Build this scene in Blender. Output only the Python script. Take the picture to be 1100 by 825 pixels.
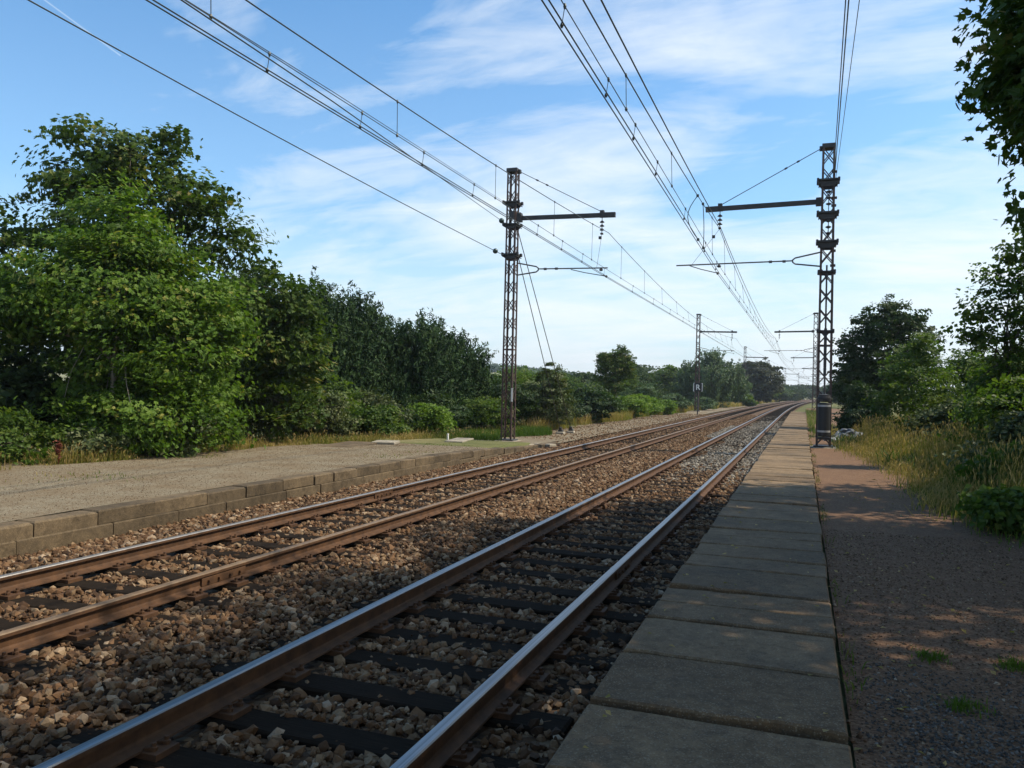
import bpy, math, random
import numpy as np
from mathutils import Vector, Matrix

for o in list(bpy.data.objects): bpy.data.objects.remove(o)
SC = bpy.context.scene
COL = SC.collection
rng = np.random.default_rng(7)
random.seed(7)

# ------------------------------------------------------------------ camera
YAW, PITCH, ROLL, EYE = 0.3487, 0.0054, 0.0220, 1.79
fw = Vector((-math.sin(YAW)*math.cos(PITCH), math.cos(YAW)*math.cos(PITCH), math.sin(PITCH)))
rt = Vector((math.cos(YAW), math.sin(YAW), 0)); up = rt.cross(fw)
r2 = rt*math.cos(ROLL)+up*math.sin(ROLL); u2 = -rt*math.sin(ROLL)+up*math.cos(ROLL)
cam = bpy.data.cameras.new('camera'); camo = bpy.data.objects.new('camera', cam); COL.objects.link(camo)
cam.sensor_width = 36; cam.lens = 36*860/1100; cam.clip_start = 0.05; cam.clip_end = 6000
M = Matrix((r2, u2, -fw)).transposed().to_4x4(); M.translation = Vector((0, 0, EYE)); camo.matrix_world = M
SC.camera = camo

# ------------------------------------------------------------------ light and sky
ELEV = math.radians(52); SH = Vector((0.95, 0.31, 0)).normalized()
sunv = Vector((SH.x*math.cos(ELEV), SH.y*math.cos(ELEV), math.sin(ELEV)))
sl = bpy.data.lights.new('sun', 'SUN'); sl.energy = 4.7; sl.angle = math.radians(0.53); sl.color = (1, 0.88, 0.69)
so = bpy.data.objects.new('sun', sl); COL.objects.link(so); so.rotation_euler = (-sunv).to_track_quat('-Z', 'Y').to_euler()
SC.view_settings.view_transform = 'Standard'; SC.view_settings.look = 'None'
SC.view_settings.exposure = 0.42; SC.view_settings.gamma = 1; SC.view_settings.use_curve_mapping = False

W = bpy.data.worlds.new('World'); SC.world = W; W.use_nodes = True
nt = W.node_tree; nt.nodes.clear()
def N(t, typ, **kw):
    n = t.nodes.new(typ)
    for k, v in kw.items():
        if k.startswith('i_'):
            key = k[2:]; key = int(key) if key.isdigit() else key.replace('_', ' ')
            n.inputs[key].default_value = v
        else: setattr(n, k, v)
    return n
def L(t, a, ao, b, bi): t.links.new(a.outputs[ao], b.inputs[bi])
def ramp(t, stops):
    n = t.nodes.new('ShaderNodeValToRGB'); e = n.color_ramp.elements
    while len(e) > 1: e.remove(e[-1])
    e[0].position = stops[0][0]; e[0].color = (*stops[0][1], 1)
    for p, c in stops[1:]:
        x = e.new(p); x.color = (*c, 1)
    return n
def math_(t, op, a=None, b=None, c=None):
    n = t.nodes.new('ShaderNodeMath'); n.operation = op
    for i, v in enumerate((a, b, c)):
        if v is None: continue
        if isinstance(v, (int, float)): n.inputs[i].default_value = v
        else: t.links.new(v, n.inputs[i])
    return n.outputs[0]
def mixc(t, f, a, b, bt='MIX'):
    n = t.nodes.new('ShaderNodeMix'); n.data_type = 'RGBA'; n.blend_type = bt
    for i, v in ((0, f), (6, a), (7, b)):
        if isinstance(v, (int, float)): n.inputs[i].default_value = v
        elif isinstance(v, tuple): n.inputs[i].default_value = (*v, 1)
        else: t.links.new(v, n.inputs[i])
    return n.outputs[2]

sky = N(nt, 'ShaderNodeTexSky', sky_type='NISHITA', sun_disc=False)
sky.sun_elevation = ELEV; sky.sun_rotation = math.atan2(SH.x, SH.y); sky.altitude = 150
sky.air_density = 1.0; sky.dust_density = 1.2; sky.ozone_density = 1.6
tc = N(nt, 'ShaderNodeTexCoord'); sep = N(nt, 'ShaderNodeSeparateXYZ'); L(nt, tc, 'Generated', sep, 0)
den = math_(nt, 'ADD', math_(nt, 'MAXIMUM', sep.outputs[2], 0.0), 0.22)
px = math_(nt, 'DIVIDE', sep.outputs[0], den); py = math_(nt, 'DIVIDE', sep.outputs[1], den)
comb = N(nt, 'ShaderNodeCombineXYZ'); nt.links.new(px, comb.inputs[0]); nt.links.new(py, comb.inputs[1])
mp = N(nt, 'ShaderNodeMapping'); L(nt, comb, 0, mp, 0)
mp.inputs['Rotation'].default_value = (0, 0, math.radians(38)); mp.inputs['Scale'].default_value = (0.85, 1.25, 1)
mp.inputs['Location'].default_value = (3.1, 0.4, 0)
n1 = N(nt, 'ShaderNodeTexNoise', i_Scale=1.5, i_Detail=9.0, i_Roughness=0.55, i_Distortion=0.7); L(nt, mp, 0, n1, 'Vector')
n2 = N(nt, 'ShaderNodeTexNoise', i_Scale=0.55, i_Detail=3.0, i_Roughness=0.5); L(nt, mp, 0, n2, 'Vector')
mp3 = N(nt, 'ShaderNodeMapping'); L(nt, comb, 0, mp3, 0); mp3.inputs['Rotation'].default_value = (0, 0, math.radians(60)); mp3.inputs['Scale'].default_value = (1.4, 4.0, 1)
n3 = N(nt, 'ShaderNodeTexNoise', i_Scale=1.6, i_Detail=8.0, i_Roughness=0.65, i_Distortion=0.6); L(nt, mp3, 0, n3, 'Vector')
cs = math_(nt, 'ADD', math_(nt, 'MULTIPLY', n1.outputs[0], 0.6), math_(nt, 'ADD', math_(nt, 'MULTIPLY', n2.outputs[0], 0.5), math_(nt, 'MULTIPLY', n3.outputs[0], 0.40)))
# thicker veil towards the horizon and the sun's side
cs = math_(nt, 'ADD', cs, math_(nt, 'MULTIPLY', sep.outputs[0], 0.23))
cs = math_(nt, 'ADD', cs, math_(nt, 'MULTIPLY', math_(nt, 'SUBTRACT', 0.35, sep.outputs[2]), 0.30))
cr = ramp(nt, [(0.64, (0, 0, 0)), (0.74, (.36, .36, .36)), (0.93, (.92, .92, .92))]); nt.links.new(cs, cr.inputs[0])
hz = ramp(nt, [(0.0, (.92, .92, .92)), (0.08, (.58, .58, .58)), (0.22, (.14, .14, .14)), (.45, (0, 0, 0))]); nt.links.new(sep.outputs[2], hz.inputs[0])
skyt = mixc(nt, 1.0, sky.outputs[0], (0.62, 1.0, 1.18), 'MULTIPLY')
c1 = mixc(nt, hz.outputs[0], skyt, (4.75, 5.3, 5.6))
c2 = mixc(nt, cr.outputs[0], c1, (5.5, 5.8, 6.0))
# a faint old contrail, high on the left
tl = Vector((-0.7436, 0.5325, 0.4043)); ta = Vector((-0.6887, 0.6361, 0.3478))
pn = tl.cross(ta).normalized(); md = (tl+ta).normalized()
dt = N(nt, 'ShaderNodeVectorMath', operation='DOT_PRODUCT'); L(nt, tc, 'Generated', dt, 0); dt.inputs[1].default_value = pn
dm = N(nt, 'ShaderNodeVectorMath', operation='DOT_PRODUCT'); L(nt, tc, 'Generated', dm, 0); dm.inputs[1].default_value = md
w_ = math_(nt, 'SUBTRACT', 1.0, math_(nt, 'MULTIPLY', math_(nt, 'ABSOLUTE', dt.outputs['Value']), 900.0))
w_ = math_(nt, 'MULTIPLY', math_(nt, 'MAXIMUM', w_, 0.0), 0.34)
w_ = math_(nt, 'MULTIPLY', w_, math_(nt, 'GREATER_THAN', dm.outputs['Value'], 0.9968))
c3 = mixc(nt, w_, c2, (5.4, 5.9, 6.1))
bg = N(nt, 'ShaderNodeBackground'); bg.inputs[1].default_value = 0.14; nt.links.new(c3, bg.inputs[0])
out = N(nt, 'ShaderNodeOutputWorld'); L(nt, bg, 0, out, 0)

# ------------------------------------------------------------------ helpers
def cx(y):                       # the line bends gently to the right in the distance
    return 1.4e-4*max(0.0, y-70)**2 if y < 420 else 17.15+0.098*(y-420)
cxv = np.vectorize(cx)

def tag(o, label=None, cat=None, group=None, kind=None):
    if label: o['label'] = label
    if cat: o['category'] = cat
    if group: o['group'] = group
    if kind: o['kind'] = kind
    return o
def empty(name, loc=(0, 0, 0), rz=0, label=None, cat=None, group=None):
    o = bpy.data.objects.new(name, None); COL.objects.link(o); o.location = loc; o.rotation_euler = (0, 0, rz)
    o.empty_display_size = 0.2
    return tag(o, label, cat, group)
def mesh_np(name, V, F, mats, parent=None, fm=None, smooth=False, attr=None, attr2=None, loc=None):
    """V (n,3); F list of lists or (m,k) array; attr: per-vertex float 'tint'."""
    me = bpy.data.meshes.new(name); V = np.asarray(V, dtype=np.float32)
    if isinstance(F, np.ndarray):
        m, k = F.shape; lv = F.ravel(); ls = np.arange(m)*k; lt = np.full(m, k)
    else:
        lt = np.array([len(f) for f in F]); lv = np.concatenate([np.asarray(f) for f in F]); ls = np.concatenate([[0], np.cumsum(lt)[:-1]]); m = len(F)
    me.vertices.add(len(V)); me.vertices.foreach_set('co', V.ravel())
    me.loops.add(len(lv)); me.loops.foreach_set('vertex_index', lv.astype(np.int32))
    me.polygons.add(m); me.polygons.foreach_set('loop_start', ls.astype(np.int32)); me.polygons.foreach_set('loop_total', lt.astype(np.int32))
    if fm is not None: me.polygons.foreach_set('material_index', np.asarray(fm, dtype=np.int32))
    me.polygons.foreach_set('use_smooth', np.full(m, smooth))
    for nm, a in (('tint', attr), ('tone', attr2)):
        if a is not None:
            at = me.attributes.new(nm, 'FLOAT', 'POINT'); at.data.foreach_set('value', np.asarray(a, dtype=np.float32))
    for x in (mats if isinstance(mats, (list, tuple)) else [mats]): me.materials.append(x)
    me.update(calc_edges=True); me.validate()
    o = bpy.data.objects.new(name, me); COL.objects.link(o)
    if parent: o.parent = parent
    if loc: o.location = loc
    return o
class MB:
    def __init__(s): s.v = []; s.f = []; s.a = []; s.m = []
    def add(s, vs, fs, a=0.5, m=0):
        b = len(s.v); s.v += [tuple(v) for v in vs]; s.f += [[i+b for i in f] for f in fs]; s.a += [a]*len(vs); s.m += [m]*len(fs)
    def box(s, c, d, rot=None, a=0.5, m=0, bev=0.0, mat=None):
        x, y, z = d[0]/2, d[1]/2, d[2]/2
        if bev <= 0:
            vs = [(-x, -y, -z), (x, -y, -z), (x, y, -z), (-x, y, -z), (-x, -y, z), (x, -y, z), (x, y, z), (-x, y, z)]
            fs = [[0, 3, 2, 1], [4, 5, 6, 7], [0, 1, 5, 4], [1, 2, 6, 5], [2, 3, 7, 6], [3, 0, 4, 7]]
        else:
            vs = []; b = bev
            for zz, q in ((-z, 0), (z-b, 0), (z, b)):
                vs += [(-x+q, -y+q, zz), (x-q, -y+q, zz), (x-q, y-q, zz), (-x+q, y-q, zz)]
            fs = [[0, 3, 2, 1], [8, 9, 10, 11]]
            for r in (0, 4):
                for i in range(4): j = (i+1) % 4; fs.append([r+i, r+j, r+4+j, r+4+i])
        R_ = Matrix.Identity(3) if rot is None else rot
        s.add([R_ @ Vector(v)+Vector(c) for v in vs], fs, a, m)
    def bar(s, a, b, w, h=None, side=Vector((0, 0, 1)), m=0, at=0.5):
        a = Vector(a); b = Vector(b); d = b-a; ln = d.length; d.normalize(); h = h or w
        s1 = d.cross(side)
        if s1.length < 1e-3: s1 = d.cross(Vector((1, 0, 0)))
        s1.normalize(); s2 = s1.cross(d)
        R_ = Matrix((s1, d, s2)).transposed(); s.box((a+b)/2, (w, ln, h), R_, m=m, a=at)
    def tube(s, pts, r, n=6, m=0, cap=True, at=0.5):
        pts = [Vector(p) for p in pts]; rs = r if isinstance(r, (list, tuple)) else [r]*len(pts)
        b = len(s.v); k = len(pts); prev = None
        for i, p in enumerate(pts):
            t = (pts[min(i+1, k-1)]-pts[max(i-1, 0)]).normalized()
            ref = Vector((0, 0, 1)) if abs(t.z) < 0.95 else Vector((1, 0, 0))
            e1 = t.cross(ref).normalized() if prev is None else (prev-t*prev.dot(t)).normalized()
            prev = e1; e2 = t.cross(e1)
            for j in range(n):
                q = 2*math.pi*j/n; s.v.append(tuple(p+(e1*math.cos(q)+e2*math.sin(q))*rs[i])); s.a.append(at)
        for i in range(k-1):
            for j in range(n):
                j2 = (j+1) % n; s.f.append([b+i*n+j, b+i*n+j2, b+(i+1)*n+j2, b+(i+1)*n+j]); s.m.append(m)
        if cap:
            s.f.append([b+j for j in range(n)][::-1]); s.m.append(m); s.f.append([b+(k-1)*n+j for j in range(n)]); s.m.append(m)
    def lathe(s, c, prof, n=14, m=0, axis=Vector((0, 0, 1))):
        q = Vector((0, 0, 1)).rotation_difference(axis); b = len(s.v); c = Vector(c)
        for r, z in prof:
            for j in range(n):
                t = 2*math.pi*j/n; s.v.append(tuple(c+q @ Vector((r*math.cos(t), r*math.sin(t), z)))); s.a.append(0.5)
        for i in range(len(prof)-1):
            for j in range(n):
                j2 = (j+1) % n; s.f.append([b+i*n+j, b+i*n+j2, b+(i+1)*n+j2, b+(i+1)*n+j]); s.m.append(m)
        s.f.append([b+j for j in range(n)][::-1]); s.m.append(m); e = b+(len(prof)-1)*n; s.f.append([e+j for j in range(n)]); s.m.append(m)
    def build(s, name, mats, parent=None, smooth=False, loc=None):
        return mesh_np(name, np.array(s.v), s.f, mats, parent, s.m, smooth, s.a, loc=loc)
def copy_tree(o, parent=None, kids=True):
    c = o.copy(); COL.objects.link(c)
    if parent: c.parent = parent
    if kids:
        for ch in list(o.children): copy_tree(ch, c)
    return c

# ------------------------------------------------------------------ materials
def mat(name):
    m = bpy.data.materials.new(name); m.use_nodes = True; t = m.node_tree
    return m, t, t.nodes['Principled BSDF']
def pos(t, sc=(1, 1, 1)):
    g = N(t, 'ShaderNodeNewGeometry'); p = N(t, 'ShaderNodeMapping'); L(t, g, 'Position', p, 0); p.inputs['Scale'].default_value = sc; return p
def obj_pos(t, sc=(1, 1, 1)):
    g = N(t, 'ShaderNodeTexCoord'); p = N(t, 'ShaderNodeMapping'); L(t, g, 'Object', p, 0); p.inputs['Scale'].default_value = sc; return p
def noise(t, p, scale, detail=5, rough=.55, dist=0):
    n = N(t, 'ShaderNodeTexNoise', i_Scale=float(scale), i_Detail=float(detail), i_Roughness=rough, i_Distortion=float(dist)); L(t, p, 0, n, 'Vector'); return n
def bump(t, b, h, strength=.5, dist=.01):
    n = N(t, 'ShaderNodeBump'); n.inputs['Strength'].default_value = strength; n.inputs['Distance'].default_value = dist
    t.links.new(h, n.inputs['Height']); L(t, n, 0, b, 'Normal'); return n
def attr(t, nm='tint'): return N(t, 'ShaderNodeAttribute', attribute_name=nm)

def leaf_mat(name, stops, trans=0.35, rough=.55, spec=.2):
    m, t, b = mat(name); a = attr(t); r = ramp(t, stops); L(t, a, 'Fac', r, 0)
    b.inputs['Roughness'].default_value = rough; b.inputs['Specular IOR Level'].default_value = spec
    L(t, r, 0, b, 'Base Color')
    tr = N(t, 'ShaderNodeBsdfTranslucent'); c = mixc(t, 1.0, r.outputs[0], (1.25, 1.35, 0.55), 'MULTIPLY'); t.links.new(c, tr.inputs[0])
    mx = N(t, 'ShaderNodeMixShader'); mx.inputs[0].default_value = trans; L(t, b, 0, mx, 1); L(t, tr, 0, mx, 2)
    L(t, mx, 0, t.nodes['Material Output'], 0); return m
LM = {
 'maple': leaf_mat('maple_leaf', [(0, (.045, .088, .012)), (.5, (.09, .165, .02)), (.9, (.15, .225, .034)), (1, (.25, .25, .06))], .42),
 'sycamore': leaf_mat('sycamore_leaf', [(0, (.03, .06, .011)), (.6, (.062, .104, .017)), (.93, (.11, .145, .028)), (1, (.18, .165, .055))], .38),
 'yew': leaf_mat('yew_needles', [(0, (.013, .034, .011)), (.6, (.026, .058, .017)), (1, (.048, .085, .024))], .15, .6, .15),
 'bush': leaf_mat('bush_leaf', [(0, (.036, .072, .012)), (.5, (.066, .115, .019)), (1, (.125, .165, .032))], .42),
 'olive': leaf_mat('olive_leaf', [(0, (.05, .07, .022)), (.5, (.085, .11, .04)), (1, (.16, .17, .085))], .25),
 'lime': leaf_mat('lime_leaf', [(0, (.07, .13, .015)), (.5, (.11, .19, .022)), (1, (.18, .25, .04))], .4),
 'grey': leaf_mat('willow_leaf', [(0, (.045, .08, .035)), (.5, (.07, .115, .05)), (1, (.11, .15, .07))], .25, .5),
 'dark': leaf_mat('dark_leaf', [(0, (.018, .038, .013)), (.6, (.034, .063, .019)), (1, (.062, .092, .028))], .28),
 'dusk': leaf_mat('copper_leaf', [(0, (.026, .034, .018)), (.6, (.044, .054, .026)), (1, (.07, .08, .04))], .2),
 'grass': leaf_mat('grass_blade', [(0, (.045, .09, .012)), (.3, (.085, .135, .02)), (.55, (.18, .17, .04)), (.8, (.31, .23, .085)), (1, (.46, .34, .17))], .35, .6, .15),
 'rust': leaf_mat('dock_leaf', [(0, (.10, .025, .015)), (1, (.17, .05, .03))], .2),
}
def bark_mat(name, c0, c1):
    m, t, b = mat(name); p = obj_pos(t, (6, 6, 1.2)); n = noise(t, p, 4, 6, .65)
    r = ramp(t, [(.3, c0), (.7, c1)]); L(t, n, 0, r, 0); L(t, r, 0, b, 'Base Color'); b.inputs['Roughness'].default_value = .9
    bump(t, b, n.outputs[0], .8, .02); return m
BARK = bark_mat('bark', (.05, .04, .03), (.13, .11, .085)); BARKP = bark_mat('pale_bark', (.14, .12, .09), (.32, .29, .24))

def stone_mat(name, stops, hue=None):
    m, t, b = mat(name); a = attr(t); r = ramp(t, stops); L(t, a, 'Fac', r, 0)
    p = pos(t); n = noise(t, p, 45, 5, .6); c = mixc(t, .55, r.outputs[0], n.outputs[0], 'MULTIPLY')
    c = mixc(t, 1.0, c, (1.45, 1.45, 1.45), 'MULTIPLY'); t.links.new(c, b.inputs['Base Color'])
    b.inputs['Roughness'].default_value = .85; b.inputs['Specular IOR Level'].default_value = .25
    bump(t, b, n.outputs[0], .5, .006); return m
M_STONE = stone_mat('ballast_stone', [(0, (.036, .019, .009)), (.25, (.088, .045, .020)), (.5, (.150, .083, .040)), (.72, (.115, .070, .037)), (.9, (.205, .138, .078)), (1, (.30, .22, .145))])
M_GREYST = stone_mat('fresh_ballast_stone', [(0, (.075, .064, .050)), (.5, (.165, .145, .115)), (1, (.29, .265, .22))])
M_PEB = stone_mat('pebble', [(0, (.06, .037, .022)), (.5, (.12, .076, .045)), (.9, (.18, .13, .082)), (1, (.30, .24, .17))])
M_PEBG = stone_mat('grey_pebble', [(0, (.030, .027, .024)), (.6, (.072, .066, .058)), (1, (.17, .158, .14))])
M_RUBBLE = stone_mat('rubble', [(0, (.05, .06, .07)), (.5, (.17, .18, .19)), (1, (.42, .42, .41))])

# ballast bed underneath the loose stones
M_BED, t, b = mat('ballast_bed'); p = pos(t)
vo = N(t, 'ShaderNodeTexVoronoi', i_Scale=17.0); L(t, p, 0, vo, 'Vector')
sx = N(t, 'ShaderNodeSeparateColor'); L(t, vo, 'Color', sx, 0)
r = ramp(t, [(0, (.03, .018, .009)), (.35, (.07, .038, .018)), (.7, (.12, .068, .034)), (1, (.20, .135, .078))]); L(t, sx, 0, r, 0)
big = noise(t, p, .5, 4); c = mixc(t, math_(t, 'MULTIPLY', big.outputs[0], .5), r.outputs[0], (.10, .062, .04)); t.links.new(c, b.inputs['Base Color'])
b.inputs['Roughness'].default_value = .9; b.inputs['Specular IOR Level'].default_value = .2
bump(t, b, math_(t, 'SUBTRACT', 1.0, vo.outputs['Distance']), 1.0, .03)
# gravel of the left platform and right path
def gravel(name, base, lo, hi, scale=60, rust=(.20, .115, .065), rustamt=.5):
    m, t, b = mat(name); p = pos(t)
    vo = N(t, 'ShaderNodeTexVoronoi', i_Scale=float(scale)); L(t, p, 0, vo, 'Vector')
    s = N(t, 'ShaderNodeSeparateColor'); L(t, vo, 'Color', s, 0)
    r = ramp(t, [(0, lo), (.5, base), (1, hi)]); L(t, s, 0, r, 0)
    n = noise(t, p, 1.1, 6, .6); f = ramp(t, [(.4, (0, 0, 0)), (.65, (1, 1, 1))]); L(t, n, 0, f, 0)
    c = mixc(t, math_(t, 'MULTIPLY', f.outputs[0], rustamt), r.outputs[0], rust)
    n2_ = noise(t, p, 6, 8, .7); c = mixc(t, .45, c, n2_.outputs[0], 'MULTIPLY'); c = mixc(t, 1.0, c, (1.35, 1.35, 1.35), 'MULTIPLY')
    t.links.new(c, b.inputs['Base Color']); b.inputs['Roughness'].default_value = .95; b.inputs['Specular IOR Level'].default_value = .2
    h = math_(t, 'ADD', math_(t, 'MULTIPLY', vo.outputs['Distance'], -1.0), math_(t, 'MULTIPLY', n2_.outputs[0], 1.5))
    bump(t, b, h, .3, .008); return m
M_PLATG = gravel('platform_gravel', (.165, .137, .092), (.085, .067, .042), (.25, .212, .15), 85, (.115, .075, .038), .62)
M_PATH = gravel('path_dirt', (.135, .074, .040), (.072, .037, .019), (.20, .126, .074), 70, (.115, .066, .038), .6)

# soil / rough grass ground sheet
M_GROUND, t, b = mat('ground'); p = pos(t); n = noise(t, p, .35, 6, .6); n5 = noise(t, p, 14, 6, .7)
r = ramp(t, [(.3, (.06, .075, .025)), (.5, (.11, .115, .045)), (.7, (.19, .165, .08))]); L(t, n, 0, r, 0)
c = mixc(t, .6, r.outputs[0], n5.outputs[0], 'MULTIPLY'); c = mixc(t, 1.0, c, (1.4, 1.4, 1.4), 'MULTIPLY'); t.links.new(c, b.inputs['Base Color'])
b.inputs['Roughness'].default_value = 1; b.inputs['Specular IOR Level'].default_value = .1; bump(t, b, n5.outputs[0], .8, .05)

M_FIELD, t, b = mat('field'); p = pos(t); n = noise(t, p, .05, 5, .6); r = ramp(t, [(.35, (.13, .15, .06)), (.65, (.20, .19, .09))]); L(t, n, 0, r, 0); L(t, r, 0, b, 'Base Color'); b.inputs['Roughness'].default_value = 1

def concrete(name, lo, hi, speck=(.34, .30, .22), stain=(.055, .05, .04)):
    m, t, b = mat(name); p = pos(t); a = attr(t)
    n = noise(t, p, 2.2, 8, .65); r = ramp(t, [(.3, lo), (.7, hi)]); L(t, n, 0, r, 0)
    c = mixc(t, .5, r.outputs[0], mixc(t, a.outputs['Fac'], lo, hi))
    vo = N(t, 'ShaderNodeTexVoronoi', i_Scale=150.0); L(t, p, 0, vo, 'Vector'); s = N(t, 'ShaderNodeSeparateColor'); L(t, vo, 'Color', s, 0)
    sp = ramp(t, [(.86, (0, 0, 0)), (.93, (1, 1, 1))]); L(t, s, 0, sp, 0)
    c = mixc(t, math_(t, 'MULTIPLY', sp.outputs[0], .38), c, speck)
    dk = ramp(t, [(.16, (1, 1, 1)), (.24, (0, 0, 0))]); L(t, s, 1, dk, 0); c = mixc(t, math_(t, 'MULTIPLY', dk.outputs[0], .35), c, stain)
    n6 = noise(t, p, .9, 8, .7, .5); st = ramp(t, [(.50, (0, 0, 0)), (.70, (1, 1, 1))]); L(t, n6, 0, st, 0)
    c = mixc(t, math_(t, 'MULTIPLY', st.outputs[0], .62), c, stain)
    n7 = noise(t, p, 11, 9, .75, .8); mo = ramp(t, [(.32, (.42, .40, .36)), (.5, (.95, .95, .95)), (.68, (1.3, 1.27, 1.2))]); L(t, n7, 0, mo, 0); c = mixc(t, .8, c, mo.outputs[0], 'MULTIPLY')
    t.links.new(c, b.inputs['Base Color']); b.inputs['Roughness'].default_value = .92; b.inputs['Specular IOR Level'].default_value = .25
    f = noise(t, p, 120, 3, .6); h = math_(t, 'ADD', math_(t, 'MULTIPLY', f.outputs[0], .6), math_(t, 'MULTIPLY', s.outputs[0], .5)); bump(t, b, h, .55, .006); return m
M_SLAB = concrete('platform_concrete', (.086, .054, .028), (.25, .172, .098))
M_WALL = concrete('old_wall_concrete', (.045, .034, .021), (.18, .132, .08), (.24, .185, .125), (.022, .016, .010))
M_PALE = concrete('pale_concrete', (.20, .175, .135), (.40, .36, .29), (.42, .38, .32), (.12, .10, .075))

def rusty(name, a0, a1, rough=.75, metal=.0, spec=.3):
    m, t, b = mat(name); p = pos(t, (1, 1, 1)); n = noise(t, p, 9, 7, .65); r = ramp(t, [(.3, a0), (.72, a1)]); L(t, n, 0, r, 0)
    L(t, r, 0, b, 'Base Color'); b.inputs['Roughness'].default_value = rough; b.inputs['Metallic'].default_value = metal; b.inputs['Specular IOR Level'].default_value = spec
    f = noise(t, p, 90, 4, .6); bump(t, b, f.outputs[0], .35, .004); return m
M_RUST = rusty('rail_rust', (.040, .020, .010), (.105, .051, .023))
M_RUSTTOP = rusty('rusty_railhead', (.11, .068, .036), (.20, .14, .085), .5)
M_DULLTOP = rusty('dull_railhead', (.20, .18, .16), (.34, .32, .30), .42, .6)
M_STEEL, t, b = mat('polished_railhead'); p = pos(t, (60, .6, 60)); n = noise(t, p, 1, 4, .5); r = ramp(t, [(.3, (.17, .17, .175)), (.7, (.36, .36, .36))]); L(t, n, 0, r, 0)
L(t, r, 0, b, 'Base Color'); b.inputs['Metallic'].default_value = 1; b.inputs['Roughness'].default_value = .42
M_SLEEP, t, b = mat('creosoted_timber'); p = obj_pos(t, (1.5, 26, 8)); a = attr(t); n = noise(t, p, 3, 6, .65)
r = ramp(t, [(.25, (.008, .006, .005)), (.6, (.022, .016, .011)), (.85, (.065, .048, .033))]); L(t, n, 0, r, 0)
L(t, r, 0, b, 'Base Color'); b.inputs['Roughness'].default_value = .95; b.inputs['Specular IOR Level'].default_value = .06; bump(t, b, n.outputs[0], .9, .012)
M_MAST = rusty('mast_steel', (.030, .025, .027), (.115, .062, .045), .6, .0, .4)
M_DARK = rusty('dark_iron', (.022, .022, .024), (.05, .047, .046), .55, 0, .4)
M_PIPE = rusty('arm_tube', (.045, .045, .05), (.10, .095, .09), .5, .2, .4)
def plain(name, c, rough=.6, metal=0.0, spec=.5):
    m, t, b = mat(name); p = obj_pos(t); n = noise(t, p, 6, 5, .6); r = ramp(t, [(.3, tuple(x*.82 for x in c)), (.7, tuple(min(1, x*1.1) for x in c))]); L(t, n, 0, r, 0)
    L(t, r, 0, b, 'Base Color'); b.inputs['Roughness'].default_value = rough; b.inputs['Metallic'].default_value = metal; b.inputs['Specular IOR Level'].default_value = spec; return m
M_WIRE = plain('copper_wire', (.035, .045, .045), .5, .2); M_GLASS = plain('glass_insulator', (.02, .045, .04), .2)
M_BROWNI = plain('porcelain', (.035, .022, .02), .2); M_WHITE = plain('white_paint', (.75, .74, .70), .5); M_BLACK = plain('black_enamel', (.015, .016, .018), .5)
M_GREYB = plain('galvanised_band', (.42, .42, .42), .45, .4)

# ------------------------------------------------------------------ terrain
def sst(a, b, x):
    t_ = np.clip((x-a)/(b-a), 0, 1); return t_*t_*(3-2*t_)
def ground_z(u, y):              # u is measured from the straight line (curve removed)
    u = np.asarray(u, float); y = np.asarray(y, float)
    z = np.where(u > -0.9, .02+.02*np.clip(u-3, 0, 15), -.36)
    zl = np.where(y < 26, -.02, -.24)
    left = zl-np.clip(-16-u, 0, 60)*.09
    dip = -np.clip(np.abs(y-26), 0, 0)
    z = np.where(u < -8.45, left, z)
    d = np.hypot(u, y); s_ = -u/np.maximum(y, 1)
    hill = (4+15*sst(.10, .42, s_))*sst(330, 700, d)*sst(-60, 30, y)*sst(.03, .10, s_)
    back = 3*sst(300, 900, d)
    return z+hill+np.where(np.abs(u) > 12, back, 0)
us = np.concatenate([-np.geomspace(1600, 17, 60), np.linspace(-16, -8.6, 12), [-8.45, -8.44, -6, -3, -1.0, -.99, 0, .6], np.linspace(1.2, 16, 14), np.geomspace(18, 1600, 40)])
ys = np.concatenate([np.linspace(-60, 25.5, 30), [26, 27], np.linspace(30, 120, 25), np.geomspace(125, 2600, 70)])
U, Yg = np.meshgrid(us, ys); X = U+cxv(Yg); Z = ground_z(U, Yg)
nu, ny = len(us), len(ys); idx = np.arange(nu*ny).reshape(ny, nu)
F = np.stack([idx[:-1, :-1], idx[:-1, 1:], idx[1:, 1:], idx[1:, :-1]], -1).reshape(-1, 4)
dist = np.hypot(U, Yg); fld = (dist > 300).astype(int)[:-1, :-1].ravel()
g = mesh_np('ground', np.stack([X, Yg, Z], -1).reshape(-1, 3), F, [M_GROUND, M_FIELD], None, fld, True); tag(g, kind='structure')

def strip(name, xs, ylist, zf, m, smooth=True):
    xs = np.asarray(xs); yl = np.asarray(ylist); A, B = np.meshgrid(xs, yl); V = np.stack([A+cxv(B), B, zf(A, B)], -1).reshape(-1, 3)
    i = np.arange(A.size).reshape(A.shape); f = np.stack([i[:-1, :-1], i[:-1, 1:], i[1:, 1:], i[1:, :-1]], -1).reshape(-1, 4)
    return tag(mesh_np(name, V, f, m, None, None, smooth), kind='structure')
def wob(a, b, s, k): return s*(np.sin(a*1.7*k+b*.9*k)+np.sin(b*2.3*k-a*.7)+np.sin(a*3.1*k+1.3*b*k+2))/3
yb = np.concatenate([np.arange(-6, 40, .5), np.arange(40, 120, 2), np.arange(120, 420, 10)])
BEDZ = -.225
def bed_z(a, b): return BEDZ-.045*sst(-7.6, -8.4, a)+wob(a, b, .012, 1)+.03*sst(-4.9, -4.3, a)*sst(-3.4, -4.2, a)
strip('ballast', np.linspace(-8.42, -1.06, 32), yb, bed_z, M_BED)
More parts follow.
